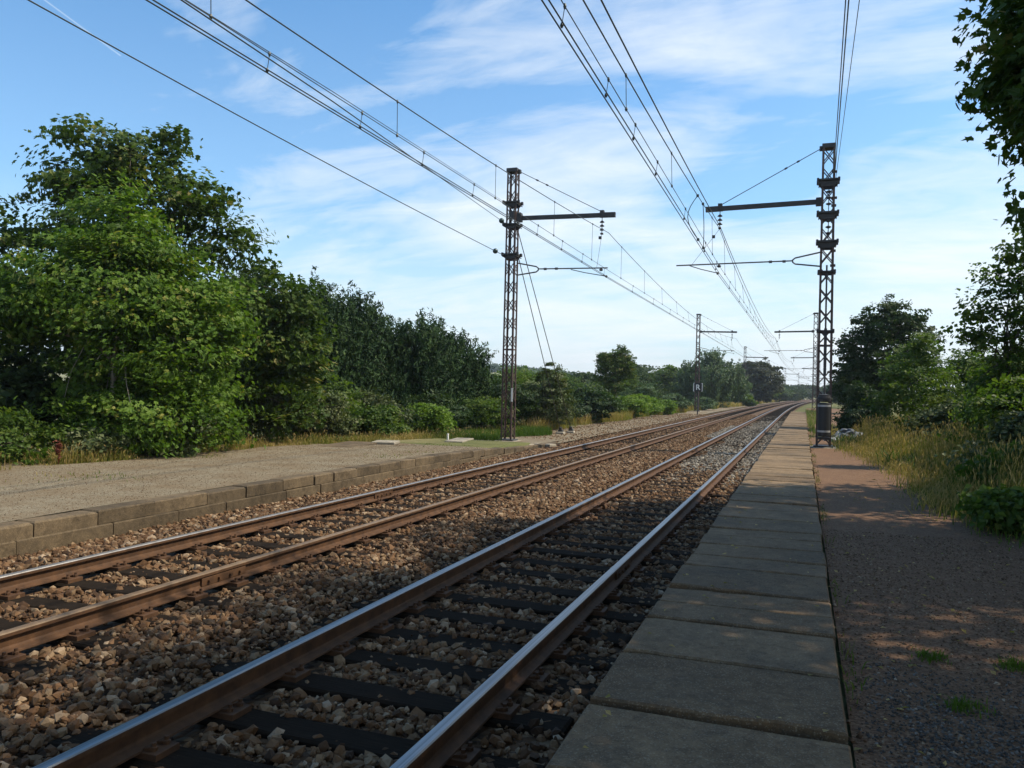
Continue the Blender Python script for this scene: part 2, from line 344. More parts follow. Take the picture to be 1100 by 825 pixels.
def shoulder_z(a, b): return -.225-(-8.45-a)*.10+wob(a, b, .03, 1)
strip('cess_path', np.linspace(-11.8, -8.43, 12), np.concatenate([np.arange(28.4, 80, 1.2), np.arange(80, 420, 8)]), lambda a, b: np.maximum(shoulder_z(a, b), -.2), M_PLATG)
def lp_z(b): return .10-.27*sst(17, 29, b)
def plat_z(a, b): return lp_z(b)+wob(a, b, .012, .8)-.05*sst(-12, -14.8, a)
strip('left_platform', np.linspace(-15.2, -8.74, 20), np.arange(-8, 30.1, .5), plat_z, M_PLATG)
def path_z(a, b): return .085+wob(a, b, .014, 1)+.03*sst(1.2, 3.5, a)
strip('dirt_path', np.linspace(.262, 4.6, 18), np.concatenate([np.arange(-5, 45, .5), np.arange(45, 110, 3)]), path_z, M_PATH)

# ------------------------------------------------------------------ concrete slab platform on the right
mb = MB(); y = -3.0; rr = random.Random(3)
while y < 81:
    d = rr.choice([.5, .62, .7, .78, .9, .85]); tl_ = rr.uniform(-.007, .007); zt = .15+rr.uniform(-.012, .010); sk = rr.uniform(-.012, .012)
    xl, xr = -1.045+rr.uniform(-.012, .012), .245+rr.uniform(-.01, .012); g_ = .03 if rr.random() < .5 else .065
    cxm = cx(y); tlt = rr.uniform(-.006, .006); b_ = .012
    K = 9; ring = []
    for e_, (ya, sg) in enumerate(((y+sk, 1), (y+d-g_+sk, -1))):
        row = []
        for k_ in range(K):
            f_ = k_/(K-1); chip = rr.uniform(.0, .010)+(rr.uniform(.01, .035) if rr.random() < .10 else 0)
            xx = xl+(xr-xl)*f_; yy_ = ya-2*sk*f_+sg*chip; row.append((xx+(rr.uniform(0, .012) if k_ == 0 else -rr.uniform(0, .012) if k_ == K-1 else 0), yy_, zt+tl_*(1-2*f_)+tlt*sg+rr.uniform(-.0015, .0015)))
        ring += row if e_ == 0 else row[::-1]
    mid = Vector(((xl+xr)/2, y+d/2, 0)); n_ = len(ring)
    vs = [(q[0]+cxm, q[1], -.25) for q in ring]+[(q[0]+cxm, q[1], q[2]-b_) for q in ring]
    vs += [(q[0]+cxm+(b_ if q[0] < mid.x else -b_)*(1 if abs(q[0]-mid.x) > .6 else 0), q[1]+(b_ if q[1] < mid.y else -b_), q[2]) for q in ring]
    fs_ = [[r_*n_+k_, r_*n_+(k_+1) % n_, (r_+1)*n_+(k_+1) % n_, (r_+1)*n_+k_] for r_ in (0, 1) for k_ in range(n_)]
    fs_ += [[2*n_+k_, 2*n_+k_+1, 2*n_+n_-2-k_, 2*n_+n_-1-k_] for k_ in range(K-1)]
    mb.add(vs, fs_, rr.random())
    y += d
tag(mb.build('slab_platform', M_SLAB), kind='structure')
mb = MB(); mb.box((-.4, 39, -.16), (1.24, 84, .2)); tag(mb.build('platform_base', M_GROUND), kind='structure')

# ------------------------------------------------------------------ low wall of the left platform
mb = MB(); rr = random.Random(11); y = -6.0
while y < 27.5:
    d = rr.choice([.7, .9, 1.0])*rr.uniform(.9, 1.1); zt = float(lp_z(y+d/2))+.012+rr.uniform(-.012, .008); w = .30
    if zt > -.19:
        mb.box((-8.45-w/2+rr.uniform(-.01, .01)+.03, y+d/2, zt-.09), (w, d-.022, .18), Matrix.Rotation(rr.uniform(-.03, .03), 3, 'Z') @ Matrix.Rotation(rr.uniform(-.014, .014), 3, 'X'), rr.random(), bev=rr.uniform(.014, .03))
    y += d
y = -6.4
while y < 26.0:
    d = rr.uniform(1.0, 1.6); zt = float(lp_z(y+d/2))-.175
    mb.box((-8.405-.13+rr.uniform(-.012, .008), y+d/2, zt-.16), (.27, d-.014, .32), Matrix.Rotation(rr.uniform(-.008, .008), 3, 'Z'), rr.random()*.9, bev=.014); y += d
tag(mb.build('platform_wall', M_WALL), 'low weathered concrete block wall edging the left gravel platform', 'wall')

# ------------------------------------------------------------------ tracks
HALF = 1.507/2
prof = [(-.068, -.15), (.068, -.15), (.066, -.138), (.018, -.122), (.009, -.108), (.009, -.048), (.016, -.040), (.036, -.034), (.0365, -.010), (.030, -.002), (.014, 0), (-.014, 0), (-.030, -.002), (-.0365, -.010), (-.036, -.034), (-.016, -.040), (-.009, -.048), (-.009, -.108), (-.018, -.122), (-.066, -.138)]
rail_y = list(np.arange(-6, 70, 4.0))+list(np.arange(70, 421, 5.0))
def rail(xc, top, parent):
    k = len(prof); V = []; 
    for yy in rail_y:
        for a, z in prof: V.append((xc+a+cx(yy), yy, z))
    F = []; fm = []
    for i in range(len(rail_y)-1):
        for j in range(k):
            j2 = (j+1) % k; F.append([i*k+j, i*k+j2, (i+1)*k+j2, (i+1)*k+j]); fm.append(1 if 8 <= j <= 12 else 0)
    return mesh_np('rail', V, np.array(F), [M_RUST, top], parent, fm)
def sleeper_mesh():
    m_ = MB(); m_.box((0, 0, -.075), (2.55, .25, .15), bev=.015); o = m_.build('sleeper', M_SLEEP); return o
def fast_mesh(s):
    m_ = MB(); x = s*HALF
    m_.box((x, 0, .016), (.33, .17, .040), bev=.003)
    for q in (-1, 1):
        for w in (-.045, .045):
            m_.lathe((x+q*.115, w, .034), [(.020, 0), (.020, .022), (.013, .026), (.013, .045)], 7)
            m_.box((x+q*.082, w, .044), (.06, .045, .016), Matrix.Rotation(-q*.25, 3, 'Y'))
    return m_.build('rail_fastening', M_RUST)
def fishplate(xc, y, parent):
    m_ = MB()
    for q in (-1, 1):
        m_.box((xc+q*.019, y, -.082), (.020, .62, .075), bev=.006)
        for w in (-.22, -.08, .08, .22): m_.lathe((xc+q*.030, y+w, -.082), [(.017, 0), (.017, .022)], 6, axis=Vector((q, 0, 0)))
    return m_.build('fishplate', M_RUST, parent)
sl0 = sleeper_mesh(); f0 = [fast_mesh(-1), fast_mesh(1)]
COL.objects.unlink(sl0); [COL.objects.unlink(f) for f in f0]
SLEEPERS = []
def track(xc, tops, label, seed, joints):
    root = empty('railway_track', (0, 0, 0), 0, label, 'railway track', 'railway tracks')
    rail(xc-HALF, tops[0], root); rail(xc+HALF, tops[1], root)
    r_ = random.Random(seed); y = 1.0; n = 0; far = MB()
    while y < 230:
        sp = .60+r_.uniform(-.03, .03)
        if n < 100:
            s = sl0.copy(); COL.objects.link(s); s.parent = root; s.location = (xc+cx(y)+r_.uniform(-.03, .03), y, -.186+r_.uniform(-.010, .006)); s.rotation_euler = (0, 0, r_.uniform(-.02, .02))
            SLEEPERS.append((xc, y))
            if y < 22:
                for f in f0:
                    c = f.copy(); COL.objects.link(c); c.parent = s; c.location = (xc+cx(y)-s.location.x, 0, 0)
        else: far.box((xc+cx(y), y, -.237), (2.55, .25, .15))
        n += 1; y += sp
    tag(far.build('sleeper', M_SLEEP, root), kind='stuff')
    for (q, yy) in joints: fishplate(xc+q*HALF, yy, root)
TR, TL = -1.76-HALF, -1.76-HALF-3.49
track(TR, (M_STEEL, M_STEEL), 'railway track with shiny bluish railheads, beside the concrete slab platform', 21, [(1, 8.3), (-1, 26)])
track(TL, (M_DULLTOP, M_RUSTTOP), 'rusty brown railway track with a dull railhead, beside the low block wall', 22, [(1, 6.35), (-1, 12.2)])

# loose ballast stones
def stones(name, xy, z, size, m, label, cat, poly='ico', flat=(.55, .95), tintf=None):
    n = len(xy)
    if poly == 'ico':
        ph = (1+5**.5)/2; B = np.array([(-1, ph, 0), (1, ph, 0), (-1, -ph, 0), (1, -ph, 0), (0, -1, ph), (0, 1, ph), (0, -1, -ph), (0, 1, -ph), (ph, 0, -1), (ph, 0, 1), (-ph, 0, -1), (-ph, 0, 1)])/1.9
        T = np.array([(0, 11, 5), (0, 5, 1), (0, 1, 7), (0, 7, 10), (0, 10, 11), (1, 5, 9), (5, 11, 4), (11, 10, 2), (10, 7, 6), (7, 1, 8), (3, 9, 4), (3, 4, 2), (3, 2, 6), (3, 6, 8), (3, 8, 9), (4, 9, 5), (2, 4, 11), (6, 2, 10), (8, 6, 7), (9, 8, 1)])
    else:
        B = np.array([(1, 0, 0), (-1, 0, 0), (0, 1, 0), (0, -1, 0), (0, 0, 1), (0, 0, -1.)]); T = np.array([(0, 2, 4), (2, 1, 4), (1, 3, 4), (3, 0, 4), (2, 0, 5), (1, 2, 5), (3, 1, 5), (0, 3, 5)])
    V = B[None]*(1+rng.uniform(-.38, .34, (n, len(B), 1)))
    sc = np.stack([rng.uniform(.75, 1.35, n), rng.uniform(.65, 1.1, n), rng.uniform(flat[0], flat[1], n)], -1)*size[:, None]*.5
    V = V*sc[:, None, :]
    q = rng.normal(size=(n, 4))*np.array([2.2, .45, .45, 1.2]); q /= np.linalg.norm(q, axis=1, keepdims=True); w, x, y_, zz = q.T
    Rm = np.stack([1-2*(y_*y_+zz*zz), 2*(x*y_-zz*w), 2*(x*zz+y_*w), 2*(x*y_+zz*w), 1-2*(x*x+zz*zz), 2*(y_*zz-x*w), 2*(x*zz-y_*w), 2*(y_*zz+x*w), 1-2*(x*x+y_*y_)], -1).reshape(n, 3, 3)
    V = np.einsum('nij,nkj->nki', Rm, V)+np.stack([xy[:, 0], xy[:, 1], z], -1)[:, None, :]
    Fi = (T[None]+(np.arange(n)*len(B))[:, None, None]).reshape(-1, 3)
    tn = rng.random(n) if tintf is None else tintf
    o = mesh_np(name, V.reshape(-1, 3), Fi, m, None, None, False, np.repeat(tn, len(B)))
    return tag(o, label, cat, None, 'stuff')
def scat(x0, x1, y0, y1, dens):
    n = int((x1-x0)*(y1-y0)*dens); a = np.stack([rng.uniform(x0, x1, n), rng.uniform(y0, y1, n)], -1)
    return a[(a[:, 0] > -1.42*a[:, 1]-1.5)]
sa = np.array(SLEEPERS)
def off_sleepers(a, keep_ends=.22):
    ok = np.ones(len(a), bool)
    for xc in (TR, TL):
        near = np.abs(a[:, 0]-xc) < 1.27; yy = sa[sa[:, 0] == xc][:, 1]
        i = np.clip(np.searchsorted(yy, a[:, 1]), 1, len(yy)-1); d = np.minimum(np.abs(a[:, 1]-yy[i]), np.abs(a[:, 1]-yy[i-1]))
        inner = np.abs(a[:, 0]-xc) < HALF-.05
        on = near & (d < .135) & (rng.random(len(a)) > np.where(inner, .16, .62)); ok &= ~on
        for s in (-1, 1): ok &= ~(np.abs(a[:, 0]-(xc+s*HALF)) < .10)
    return a[ok]
def ballast(name, y0, y1, dens, poly, lab, smin, smax):
    a = off_sleepers(scat(-8.42, -1.05, y0, y1, dens)); fresh = (a[:, 0] > TR-.66+.3*np.sin(a[:, 1])) & (a[:, 1] > 19+2*np.sin(a[:, 0]*5)) & (rng.random(len(a)) < np.clip((a[:, 1]-16)/8, 0, .93))
    fresh |= (a[:, 0] > TR-1.5) & (a[:, 1] > 36) & (a[:, 1] < 50)
    for nm, mk, mm, lb in ((name, ~fresh, M_STONE, lab[0]), ('fresh_'+name, fresh, M_GREYST, lab[1])):
        b_ = a[mk]
        if len(b_) < 5: continue
        s = smin+(smax-smin)*rng.random(len(b_))**2.0
        zz = bed_z(b_[:, 0], b_[:, 1])+rng.uniform(-.004, .035, len(b_))+.018*(np.abs(b_[:, 0]-(TL+TR)/2) < .5)
        b_[:, 0] += cxv(b_[:, 1]); stones(nm, b_, zz, s, mm, lb, 'ballast', poly)
ballast('ballast_stones', 1.5, 13, 700, 'ico', ('loose brown ballast stones around both tracks in the foreground', ''), .022, .098)
ballast('ballast_stones', 13, 30, 420, 'ico', ('brown ballast stones around the tracks in the middle distance', 'pale grey fresh ballast between the rails of the right track'), .04, .11)
ballast('ballast_stones', 30, 75, 150, 'oct', ('brown ballast stones around the tracks before the far curve', 'pale grey fresh ballast in the far part of the right track'), .06, .13)

a = scat(.27, 4.2, 1.5, 11, 620); stones('path_pebbles', a, path_z(a[:, 0], a[:, 1])+.002, rng.uniform(.006, .026, len(a))*(1+.6*(rng.random(len(a)) > .97)), M_PEB, 'small brown stones strewn on the dirt path by the slab platform', 'gravel', 'oct')
a = scat(.3, 3.2, 1.5, 6.2, 2600); a = a[(rng.random(len(a)) < np.clip((5.9+.25*np.sin(a[:, 0]*5)-a[:, 1])/1.1, 0, 1)*np.clip((a[:, 0]-.25)/.4, .1, 1))]
stones('grey_pebbles', a, path_z(a[:, 0], a[:, 1])+.003, rng.uniform(.007, .026, len(a)), M_PEBG, 'dark grey gravel on the dirt path at the bottom right corner', 'gravel', 'oct')
a = scat(-14.5, -8.8, 5, 27, 240); stones('platform_pebbles', a, plat_z(a[:, 0], a[:, 1])+.002, rng.uniform(.006, .022, len(a)), M_PEB, 'small stones strewn over the gravel platform on the left', 'gravel', 'oct')
a = scat(-11.6, -8.3, 26.5, 75, 26); stones('cess_stones', a, np.maximum(shoulder_z(a[:, 0], a[:, 1]), -.2)+.005, rng.uniform(.03, .10, len(a)), M_STONE, 'brown stones on the bare strip left of the tracks, beyond the left mast', 'ballast', 'oct')
a = scat(-1.1, -.95, 1, 60, 40); a = np.concatenate([a, scat(.22, .36, 2, 30, 60)]); stones('edge_stones', a, np.where(a[:, 0] < 0, -.19, .09), rng.uniform(.012, .04, len(a)), M_PEB, 'stones lying along the edges of the concrete slab platform', 'gravel', 'oct')

# ------------------------------------------------------------------ catenary masts
def lattice(h, w0, w1, n):
    m_ = MB(); c = .058
    def hw(z): return (w0+(w1-w0)*z/h)/2
    for sx_ in (-1, 1):
        for sy_ in (-1, 1):
            for ax in (0, 1):
                a0, a1 = hw(0), hw(h)
                if ax == 0: p0, p1, wd = (sx_*(a0-c/2), sy_*a0, 0), (sx_*(a1-c/2), sy_*a1, h), (c, .012)
                else: p0, p1, wd = (sx_*a0, sy_*(a0-c/2), 0), (sx_*a1, sy_*(a1-c/2), h), (.012, c)
                b0 = Vector(p0); b1 = Vector(p1); d0 = Vector((wd[0]/2, 0, 0)); d1 = Vector((0, wd[1]/2, 0))
                vs = [b0-d0-d1, b0+d0-d1, b0+d0+d1, b0-d0+d1, b1-d0-d1, b1+d0-d1, b1+d0+d1, b1-d0+d1]
                m_.add(vs, [[0, 3, 2, 1], [4, 5, 6, 7], [0, 1, 5, 4], [1, 2, 6, 5], [2, 3, 7, 6], [3, 0, 4, 7]])
    st = h/n
    for i in range(n):
        z0, z1 = i*st+st*.16, (i+1)*st-st*.16
        for k in range(4):
            R_ = Matrix.Rotation(k*math.pi/2, 3, 'Z')
            for s in (-1, 1):
                e0, e1 = hw(z0), hw(z1); off = .010+.007*(s > 0)
                m_.bar(R_ @ Vector((-s*(e0-.03), -e0+off, z0)), R_ @ Vector((s*(e1-.03), -e1+off, z1)), .034, .006, R_ @ Vector((0, 1, 0)))
        if i % 5 == 0:
            for k in range(4):
                R_ = Matrix.Rotation(k*math.pi/2, 3, 'Z'); e = hw(z0); m_.box(R_ @ Vector((0, -e+.014, i*st+.03)), (2*e-.05, .009, .05), R_)
    return m_, hw
H = 10.05
def collar(root, z, w, hgt, dark=M_DARK):
    m_ = MB(); q = w*.36
    for s in (-1, 1):
        vs = []
        for yy in (s*q, s*q+s*.03): vs += [(-w*.5, yy, z+hgt*.30), (-w*.5, yy, z+hgt*.0), (-w*.30, yy, z-hgt*.5), (w*.30, yy, z-hgt*.5), (w*.5, yy, z+hgt*.0), (w*.5, yy, z+hgt*.30)]
        m_.add(vs, [[0, 1, 2, 3, 4, 5], [11, 10, 9, 8, 7, 6]]+[[a, (a+1) % 6, 6+(a+1) % 6, 6+a] for a in range(6)])
        m_.box((0, s*(q+.06), z+hgt*.15), (w*.95, .07, .045)); m_.box((s*w*.43, 0, z+hgt*.15), (.05, q*2, hgt*.3))
        for e in (-1, 1):
            m_.tube([(e*w*.46, -q-.12, z+hgt*.17*s), (e*w*.46, q+.12, z+hgt*.17*s)], .018, 6)
            m_.box((e*w*.53, s*q, z+hgt*.2), (.07, .10, .12), bev=.01)
    return m_.build('collar', dark, root)
def insulator(p, root, n=3):
    m_ = MB(); z = 0; pr = [(.012, 0), (.012, -.12)]
    m_.tube([p, Vector(p)+Vector((0, 0, -.62))], .014, 6)
    for i in range(n):
        zz = -.20-i*.14; m_.lathe(Vector(p)+Vector((0, 0, zz)), [(.03, .05), (.05, .03), (.085, 0), (.085, -.018), (.03, -.03)], 12)
    m_.box(Vector(p)+Vector((0, 0, -.62)), (.09, .12, .05))
    return m_.build('insulator', M_BROWNI, root, True)
def mast(side, loc, label, z_base, detail):
    """side=+1: arms reach towards +X (mast stands on the left)"""
    root = empty('catenary_mast', (loc[0], loc[1], 0), 0, label, 'catenary mast', 'lattice masts carrying the overhead line')
    h = 9.92-z_base; m_, hw = lattice(h, *((.42, .36) if side > 0 else (.45, .385)), 15); fr = m_.build('lattice_frame', M_MAST, root); fr.location = (0, 0, z_base)
    m_ = MB(); m_.box((0, 0, z_base+.03), (.60, .60, .05), bev=.01); m_.box((0, 0, z_base-.07), (.85, .85, .16), bev=.03, m=1); m_.build('base_plate', [M_DARK, M_PALE], root)
    m_ = MB(); m_.box((0, 0, 9.90), (.42, .42, .14), bev=.01); m_.box((side*.24, 0, 9.86), (.10, .14, .14), bev=.01); m_.build('cap', M_DARK, root)
    # main arm: a slightly drooping tapered box girder, with stay
    L_ = 3.88; zA = 8.12
    m_ = MB(); m_.bar((side*.17, 0, zA), (side*L_, 0, zA-.06), .11, .15); m_.bar((side*(L_-.55), 0, zA-.05), (side*(L_+.02), 0, zA-.06), .14, .17)
    m_.box((side*.26, 0, zA), (.22, .20, .26), bev=.02); m_.build('arm', M_DARK, root)
    m_ = MB(); xs = 3.42; m_.tube([(side*.24, 0, 9.86), (side*xs, 0, zA+.06)], .013, 6)
    for f in (.22, .34): m_.tube([Vector((side*.24, 0, 9.86)).lerp(Vector((side*xs, 0, zA+.06)), f-.012), Vector((side*.24, 0, 9.86)).lerp(Vector((side*xs, 0, zA+.06)), f+.012)], .032, 6)
    m_.box((side*xs, 0, zA+.03), (.14, .16, .17)); m_.build('stay_rod', M_DARK, root)
    ins = insulator((side*xs, 0, zA-.10), root)
    # registration arm: fork + horizontal tube + steady arm
    m_ = MB(); fx = 1.05; m_.tube([(side*.2, 0, 6.46), (side*(fx-.08), 0, 6.30), (side*fx, 0, 6.24), (side*fx, 0, 6.16), (side*(fx-.08), 0, 6.10), (side*.2, 0, 6.00)], .026, 7)
    end = 3.66 if side > 0 else 4.86
    m_.tube([(side*fx, 0, 6.21), (side*end, 0, 6.17)], .024, 7)
    for q in (1.32, 1.75): m_.tube([(side*(q-.05), 0, 6.20), (side*(q+.05), 0, 6.20)], .045, 8)
    m_.build('registration_arm', M_PIPE, root)
    m_ = MB(); sx0 = (2.30, 3.62) if side > 0 else (4.40, 3.46)
    m_.tube([(side*sx0[0], 0, 6.15), (side*(sx0[0]*.6+sx0[1]*.4), 0, 6.02), (side*sx0[1], 0, 5.87)], .016, 6); m_.lathe((side*sx0[1], 0, 5.82), [(.03, 0), (.045, .05), (.02, .09)], 8); m_.build('steady_arm', M_PIPE, root)
    m_ = MB(); m_.lathe((side*3.42, 0, 6.06), [(.03, 0), (.07, .03), (.07, .06), (.02, .10)], 10); m_.tube([(side*3.42, 0, 7.38), (side*(3.42-.16 if side > 0 else 3.42+.9), 0, 6.20)], .006, 5); m_.box((side*(3.36 if side > 0 else 3.62), 0, 7.26 if side > 0 else 7.12), (.10, .06, .10)); m_.build('hanger', M_DARK, root)
    if detail:
        for z, w, hh in detail['collars']: collar(root, z, w, hh)
    return root
M1L = mast(1, (-10.3, 28), 'rusty lattice mast left of both tracks, braced by two slanting guy wires', -.16, {'collars': [(8.66, .56, .24), (7.84, .54, .24), (6.72, .56, .26)]})
M1R = mast(-1, (.65, 28), 'dark lattice mast at the right of the slab platform, with a drum-like counterweight', .10, {'collars': [(8.72, .60, .32), (7.66, .58, .32), (6.72, .58, .32), (5.78, .46, .12), (3.86, .44, .10)]})
# counterweight and guide on the right mast
m_ = MB(); m_.lathe((0, -.36, .47), [(.185, 0), (.192, .02), (.192, 1.05), (.185, 1.07), (.12, 1.08)], 26); cw = m_.build('counterweight', M_BLACK, M1R, False)
m_ = MB()
for z in (.60, 1.42): m_.lathe((0, -.36, z), [(.198, 0), (.198, .06)], 26)
m_.build('band', M_GREYB, cw)
m_ = MB(); m_.lathe((0, -.36, 1.57), [(.16, 0), (.19, .03), (.19, .08), (.21, .09), (.21, .16), (.18, .17), (.18, .23), (.06, .25)], 24); m_.tube([(0, -.36, 1.8), (0, -.24, 2.6), (0, -.22, 6.0)], .028, 8); m_.box((0, -.22, 3.2), (.09, .08, 1.5)); m_.box((0, -.3, .40), (.40, .3, .08), bev=.01); m_.build('guide_rod', M_DARK, M1R)
m_ = MB()
for i, zz in enumerate((8.35, 8.15, 7.95, 7.4, 7.2, 7.0)): m_.lathe((.02, -.19, zz), [(.04, 0), (.09, .03), (.09, .05), (.03, .08)], 10)
m_.tube([(.02, -.19, 8.6), (.02, -.19, 6.9)], .015, 6)
for zz, xx in ((9.05, .26), (8.2, .27), (7.95, .25), (6.48, .26), (6.0, .26)): m_.tube([(.1, -.1, zz), (xx, -.1, zz)], .045, 8)
m_.build('pulley_gear', M_DARK, M1R)
m_ = MB(); m_.box((.215, -.245, 1.55), (.07, .012, .50)); m_.build('number_plate', M_WHITE, M1L)
m_ = MB(); m_.tube([(.02, -.19, 8.4), (.02, -.19, 6.9)], .02, 6); m_.box((.05, -.2, 8.2), (.18, .1, .3)); m_.box((.26, 0, 8.15), (.2, .22, .34), bev=.02); m_.build('pulley_gear', M_DARK, M1L)
# guy wires of the left mast down to their anchors
GA = [(-10.15, 34.4), (-9.98, 35.5)]
for (gx, gy), z in zip(GA, (6.85, 7.7)):
    m_ = MB(); m_.tube([(.15, .2, z), (gx+10.3, gy-28, -.02)], .017, 6); m_.build('guy_wire', M_DARK, M1L)
for i, (gx, gy) in enumerate(GA):
    m_ = MB(); m_.box((gx, gy, -.16), (.34, .30, .12), bev=.03, m=1); m_.box((gx, gy, -.02), (.12, .10, .22), Matrix.Rotation(.3, 3, 'X')); m_.box((gx, gy+.03, -.06), (.22, .16, .08), bev=.02)
    tag(m_.build('guy_anchor', [M_DARK, M_PALE]), ['rusty guy wire anchor on the bare ground, nearer the left mast', 'rusty guy wire anchor on the bare ground, farther from the left mast'][i], 'anchor', 'anchors of the guy wires')
ORD = ['second', 'third', 'fourth', 'fifth', 'sixth']
for i, yy in enumerate((85, 145, 203, 262, 320)):
    for src, x0, nm in ((M1L, -10.3, 'left'), (M1R, .65, 'right')):
        lb = '%s mast in the %s row, %s' % (ORD[i], nm, 'seen small far down the line' if i else ('just behind the R sign' if nm == 'left' else 'thin and grey behind the big right mast'))
        c = src.copy(); COL.objects.link(c); c.location = (x0+cx(yy)+(-.1 if nm == 'left' else .4), yy, 0); c['label'] = lb
        for ch in src.children:
            n_ = ch.name.split('.')[0]
            if n_ in ('guy_wire', 'number_plate', 'counterweight', 'guide_rod', 'collar', 'pulley_gear'): continue
            k = ch.copy(); COL.objects.link(k); k.parent = c

# ------------------------------------------------------------------ overhead wires
SUP = [-29, 28, 85, 145, 203, 262, 320]
def span_pts(xf, zf, y0=-29, y1=320, step=2.5):
    pts = []; y = y0
    while y <= y1+1e-6:
        pts.append((xf(y)+cx(y), y, zf(y))); ny_ = y+(step if y < 90 else 6); nx_ = [q for q in SUP if y+1e-6 < q < ny_]; y = nx_[0] if nx_ else ny_
    return pts
def sagf(zs, sags):
    def f(y):
        for i in range(len(SUP)-1):
            if y <= SUP[i+1] or i == len(SUP)-2:
                t_ = (y-SUP[i])/(SUP[i+1]-SUP[i]); s = sags[min(i, len(sags)-1)]; return zs-s*4*t_*(1-t_)
    return f
def wire(name, pts, r, label, cat='overhead wire', group=None, n=5):
    m_ = MB(); m_.tube(pts, r, n); o = m_.build(name, M_WIRE, None, True); return tag(o, label, cat, group)
def zig(xs):     # stagger between supports
    def f(y): return float(np.interp(y, SUP, xs))
    return f
def dropper(a, b, parent, r=.006):
    m_ = MB(); m_.tube([a, b], r, 5); m_.lathe(Vector(a)+Vector((0, 0, -.03)), [(.012, 0), (.02, .03), (.012, .06)], 6); m_.lathe(Vector(b)+Vector((0, 0, -.03)), [(.012, 0), (.024, .03), (.012, .06)], 6); return m_.build('dropper', M_WIRE, parent)
GW = 'wires of the overhead line'
def line(xm, xc, side, sag, dy, dy2):
    zc = lambda y: 5.85
    za = lambda y: 6.08+.02*math.cos((y-28)/57*2*math.pi)
    zm = sagf(7.42, sag)
    nm = 'left' if side < 0 else 'right'
    c1_ = wire('contact_wire', span_pts(lambda y: xc(y)-.035, zc), .0095, 'left one of the paired contact wires, lowest above the %s track' % nm, group=GW)
    c2_ = wire('contact_wire', span_pts(lambda y: xc(y)+.035, zc), .0095, 'right one of the paired contact wires, lowest above the %s track' % nm, group=GW)
    au = wire('auxiliary_wire', span_pts(lambda y: xc(y)+.03, za), .007, 'thin auxiliary wire just above the contact wires of the %s track' % nm, group=GW)
    me_ = wire('messenger_wire', span_pts(xm, zm), .011, 'sagging messenger wire with long droppers above the %s track' % nm, group=GW)
    for y in dy: dropper((xm(y)+cx(y), y, zm(y)), (xc(y)+.03+cx(y), y, za(y)), me_, .006)
    for y in dy2: dropper((xc(y)+.03+cx(y), y, za(y)), (xc(y)+cx(y), y, 5.86), au, .005)
    return zm
XR = zig([-2.28, -2.78, -2.5, -2.75, -2.5, -2.7, -2.5]); XMR = zig([-2.2, -2.79, -2.76, -2.76, -2.76, -2.76, -2.76])
XL = zig([-6.55, -6.68, -6.35, -6.68, -6.4, -6.6, -6.5]); XML = zig([-6.6, -6.63, -6.6, -6.6, -6.6, -6.6, -6.6])
dyR = [2.8, 7.4, 12.0, 16.8, 25.5, 29.9, 34.5, 39.2, 44, 49, 54, 59, 64, 69, 74, 79]; dyL = [2.9, 7.56, 12.16, 16.84, 21.4, 25.7, 30.2, 34.9, 39.5, 44.3, 49, 54, 59, 64, 69, 74, 79]
d2R = [5.5, 8.55, 10.77, 12.75, 14.95, 19, 23.5, 27, 32, 36.8, 41.5, 46.5, 51.5, 56.5, 61.5]; d2L = [5.2, 8.66, 11.0, 13.2, 15.6, 20, 22.3, 24.6, 27.6, 32.5, 37.2, 42, 46.6, 51.5, 56.5]
zmR = line(XMR, XR, 1, [1.02, .85], dyR, d2R)
zmL = line(XML, XL, -1, [.95, .85], dyL, d2L)
wire('feeder_wire', span_pts(lambda y: XMR(y)+.03, sagf(7.46, [.66, .6])), .013, 'upper thick feeder wire running above the messenger wire of the right track', group=GW)
# jumpers on the right track
for k, (yy, bow, lb) in enumerate(((21.6, -.25, 'bowed jumper cable joining the right track wires before the right arm'), (22.9, .02, 'straight jumper cable joining the right track wires before the right arm'))):
    m_ = MB(); a_ = Vector((XMR(yy), yy, zmR(yy))); b_ = Vector((XR(yy+.3), yy+.3, 5.90)); m_.tube([a_+(b_-a_)*t_+Vector((bow*math.sin(t_*math.pi), bow*.6*math.sin(t_*math.pi), 0)) for t_ in np.linspace(0, 1, 9)], .011, 5); m_.box(a_, (.06, .08, .06)); m_.box(b_, (.06, .12, .06))
    tag(m_.build('jumper_cable', M_WIRE), lb, 'cable', 'jumper cables')
# wires anchored to the masts
def anchored(name, pts, r, label, ball=None, rods=False):
    m_ = MB(); m_.tube(pts, r, 5); o = m_.build(name, M_WIRE, None, True); tag(o, label, 'overhead wire', GW)
    a_, b_ = Vector(pts[0]), Vector(pts[1])
    if ball:
        d_ = (b_-a_).normalized(); p_ = a_+d_*ball; q = MB(); q.lathe(p_-d_*.13, [(.02, .04), (.07, .07), (.095, .11), (.095, .15), (.07, .19), (.02, .22)], 14, axis=d_); q.build('insulator', M_GLASS, o, True)
        q = MB(); q.tube([a_, a_+d_*.35], .03, 6); q.build('strain_clamp', M_DARK, o)
    if rods:
        d_ = (b_-a_).normalized(); q = MB()
        for f in (.25, .55, .85): q.tube([a_+d_*f, a_+d_*(f+.18)], .03, 6)
        q.build('insulator', M_BROWNI, o)
    return o
def smooth_pts(P, n=7):
    P = [Vector(p_) for p_ in P]; out_ = []
    for i in range(len(P)-1):
        p0, p1, p2, p3 = P[max(i-1, 0)], P[i], P[i+1], P[min(i+2, len(P)-1)]
        for k in range(n):
            t_ = k/n; out_.append(.5*((2*p1)+(p2-p0)*t_+(2*p0-5*p1+4*p2-p3)*t_*t_+(3*p1-p0-3*p2+p3)*t_**3))
    return [tuple(p_) for p_ in out_+[P[-1]]]
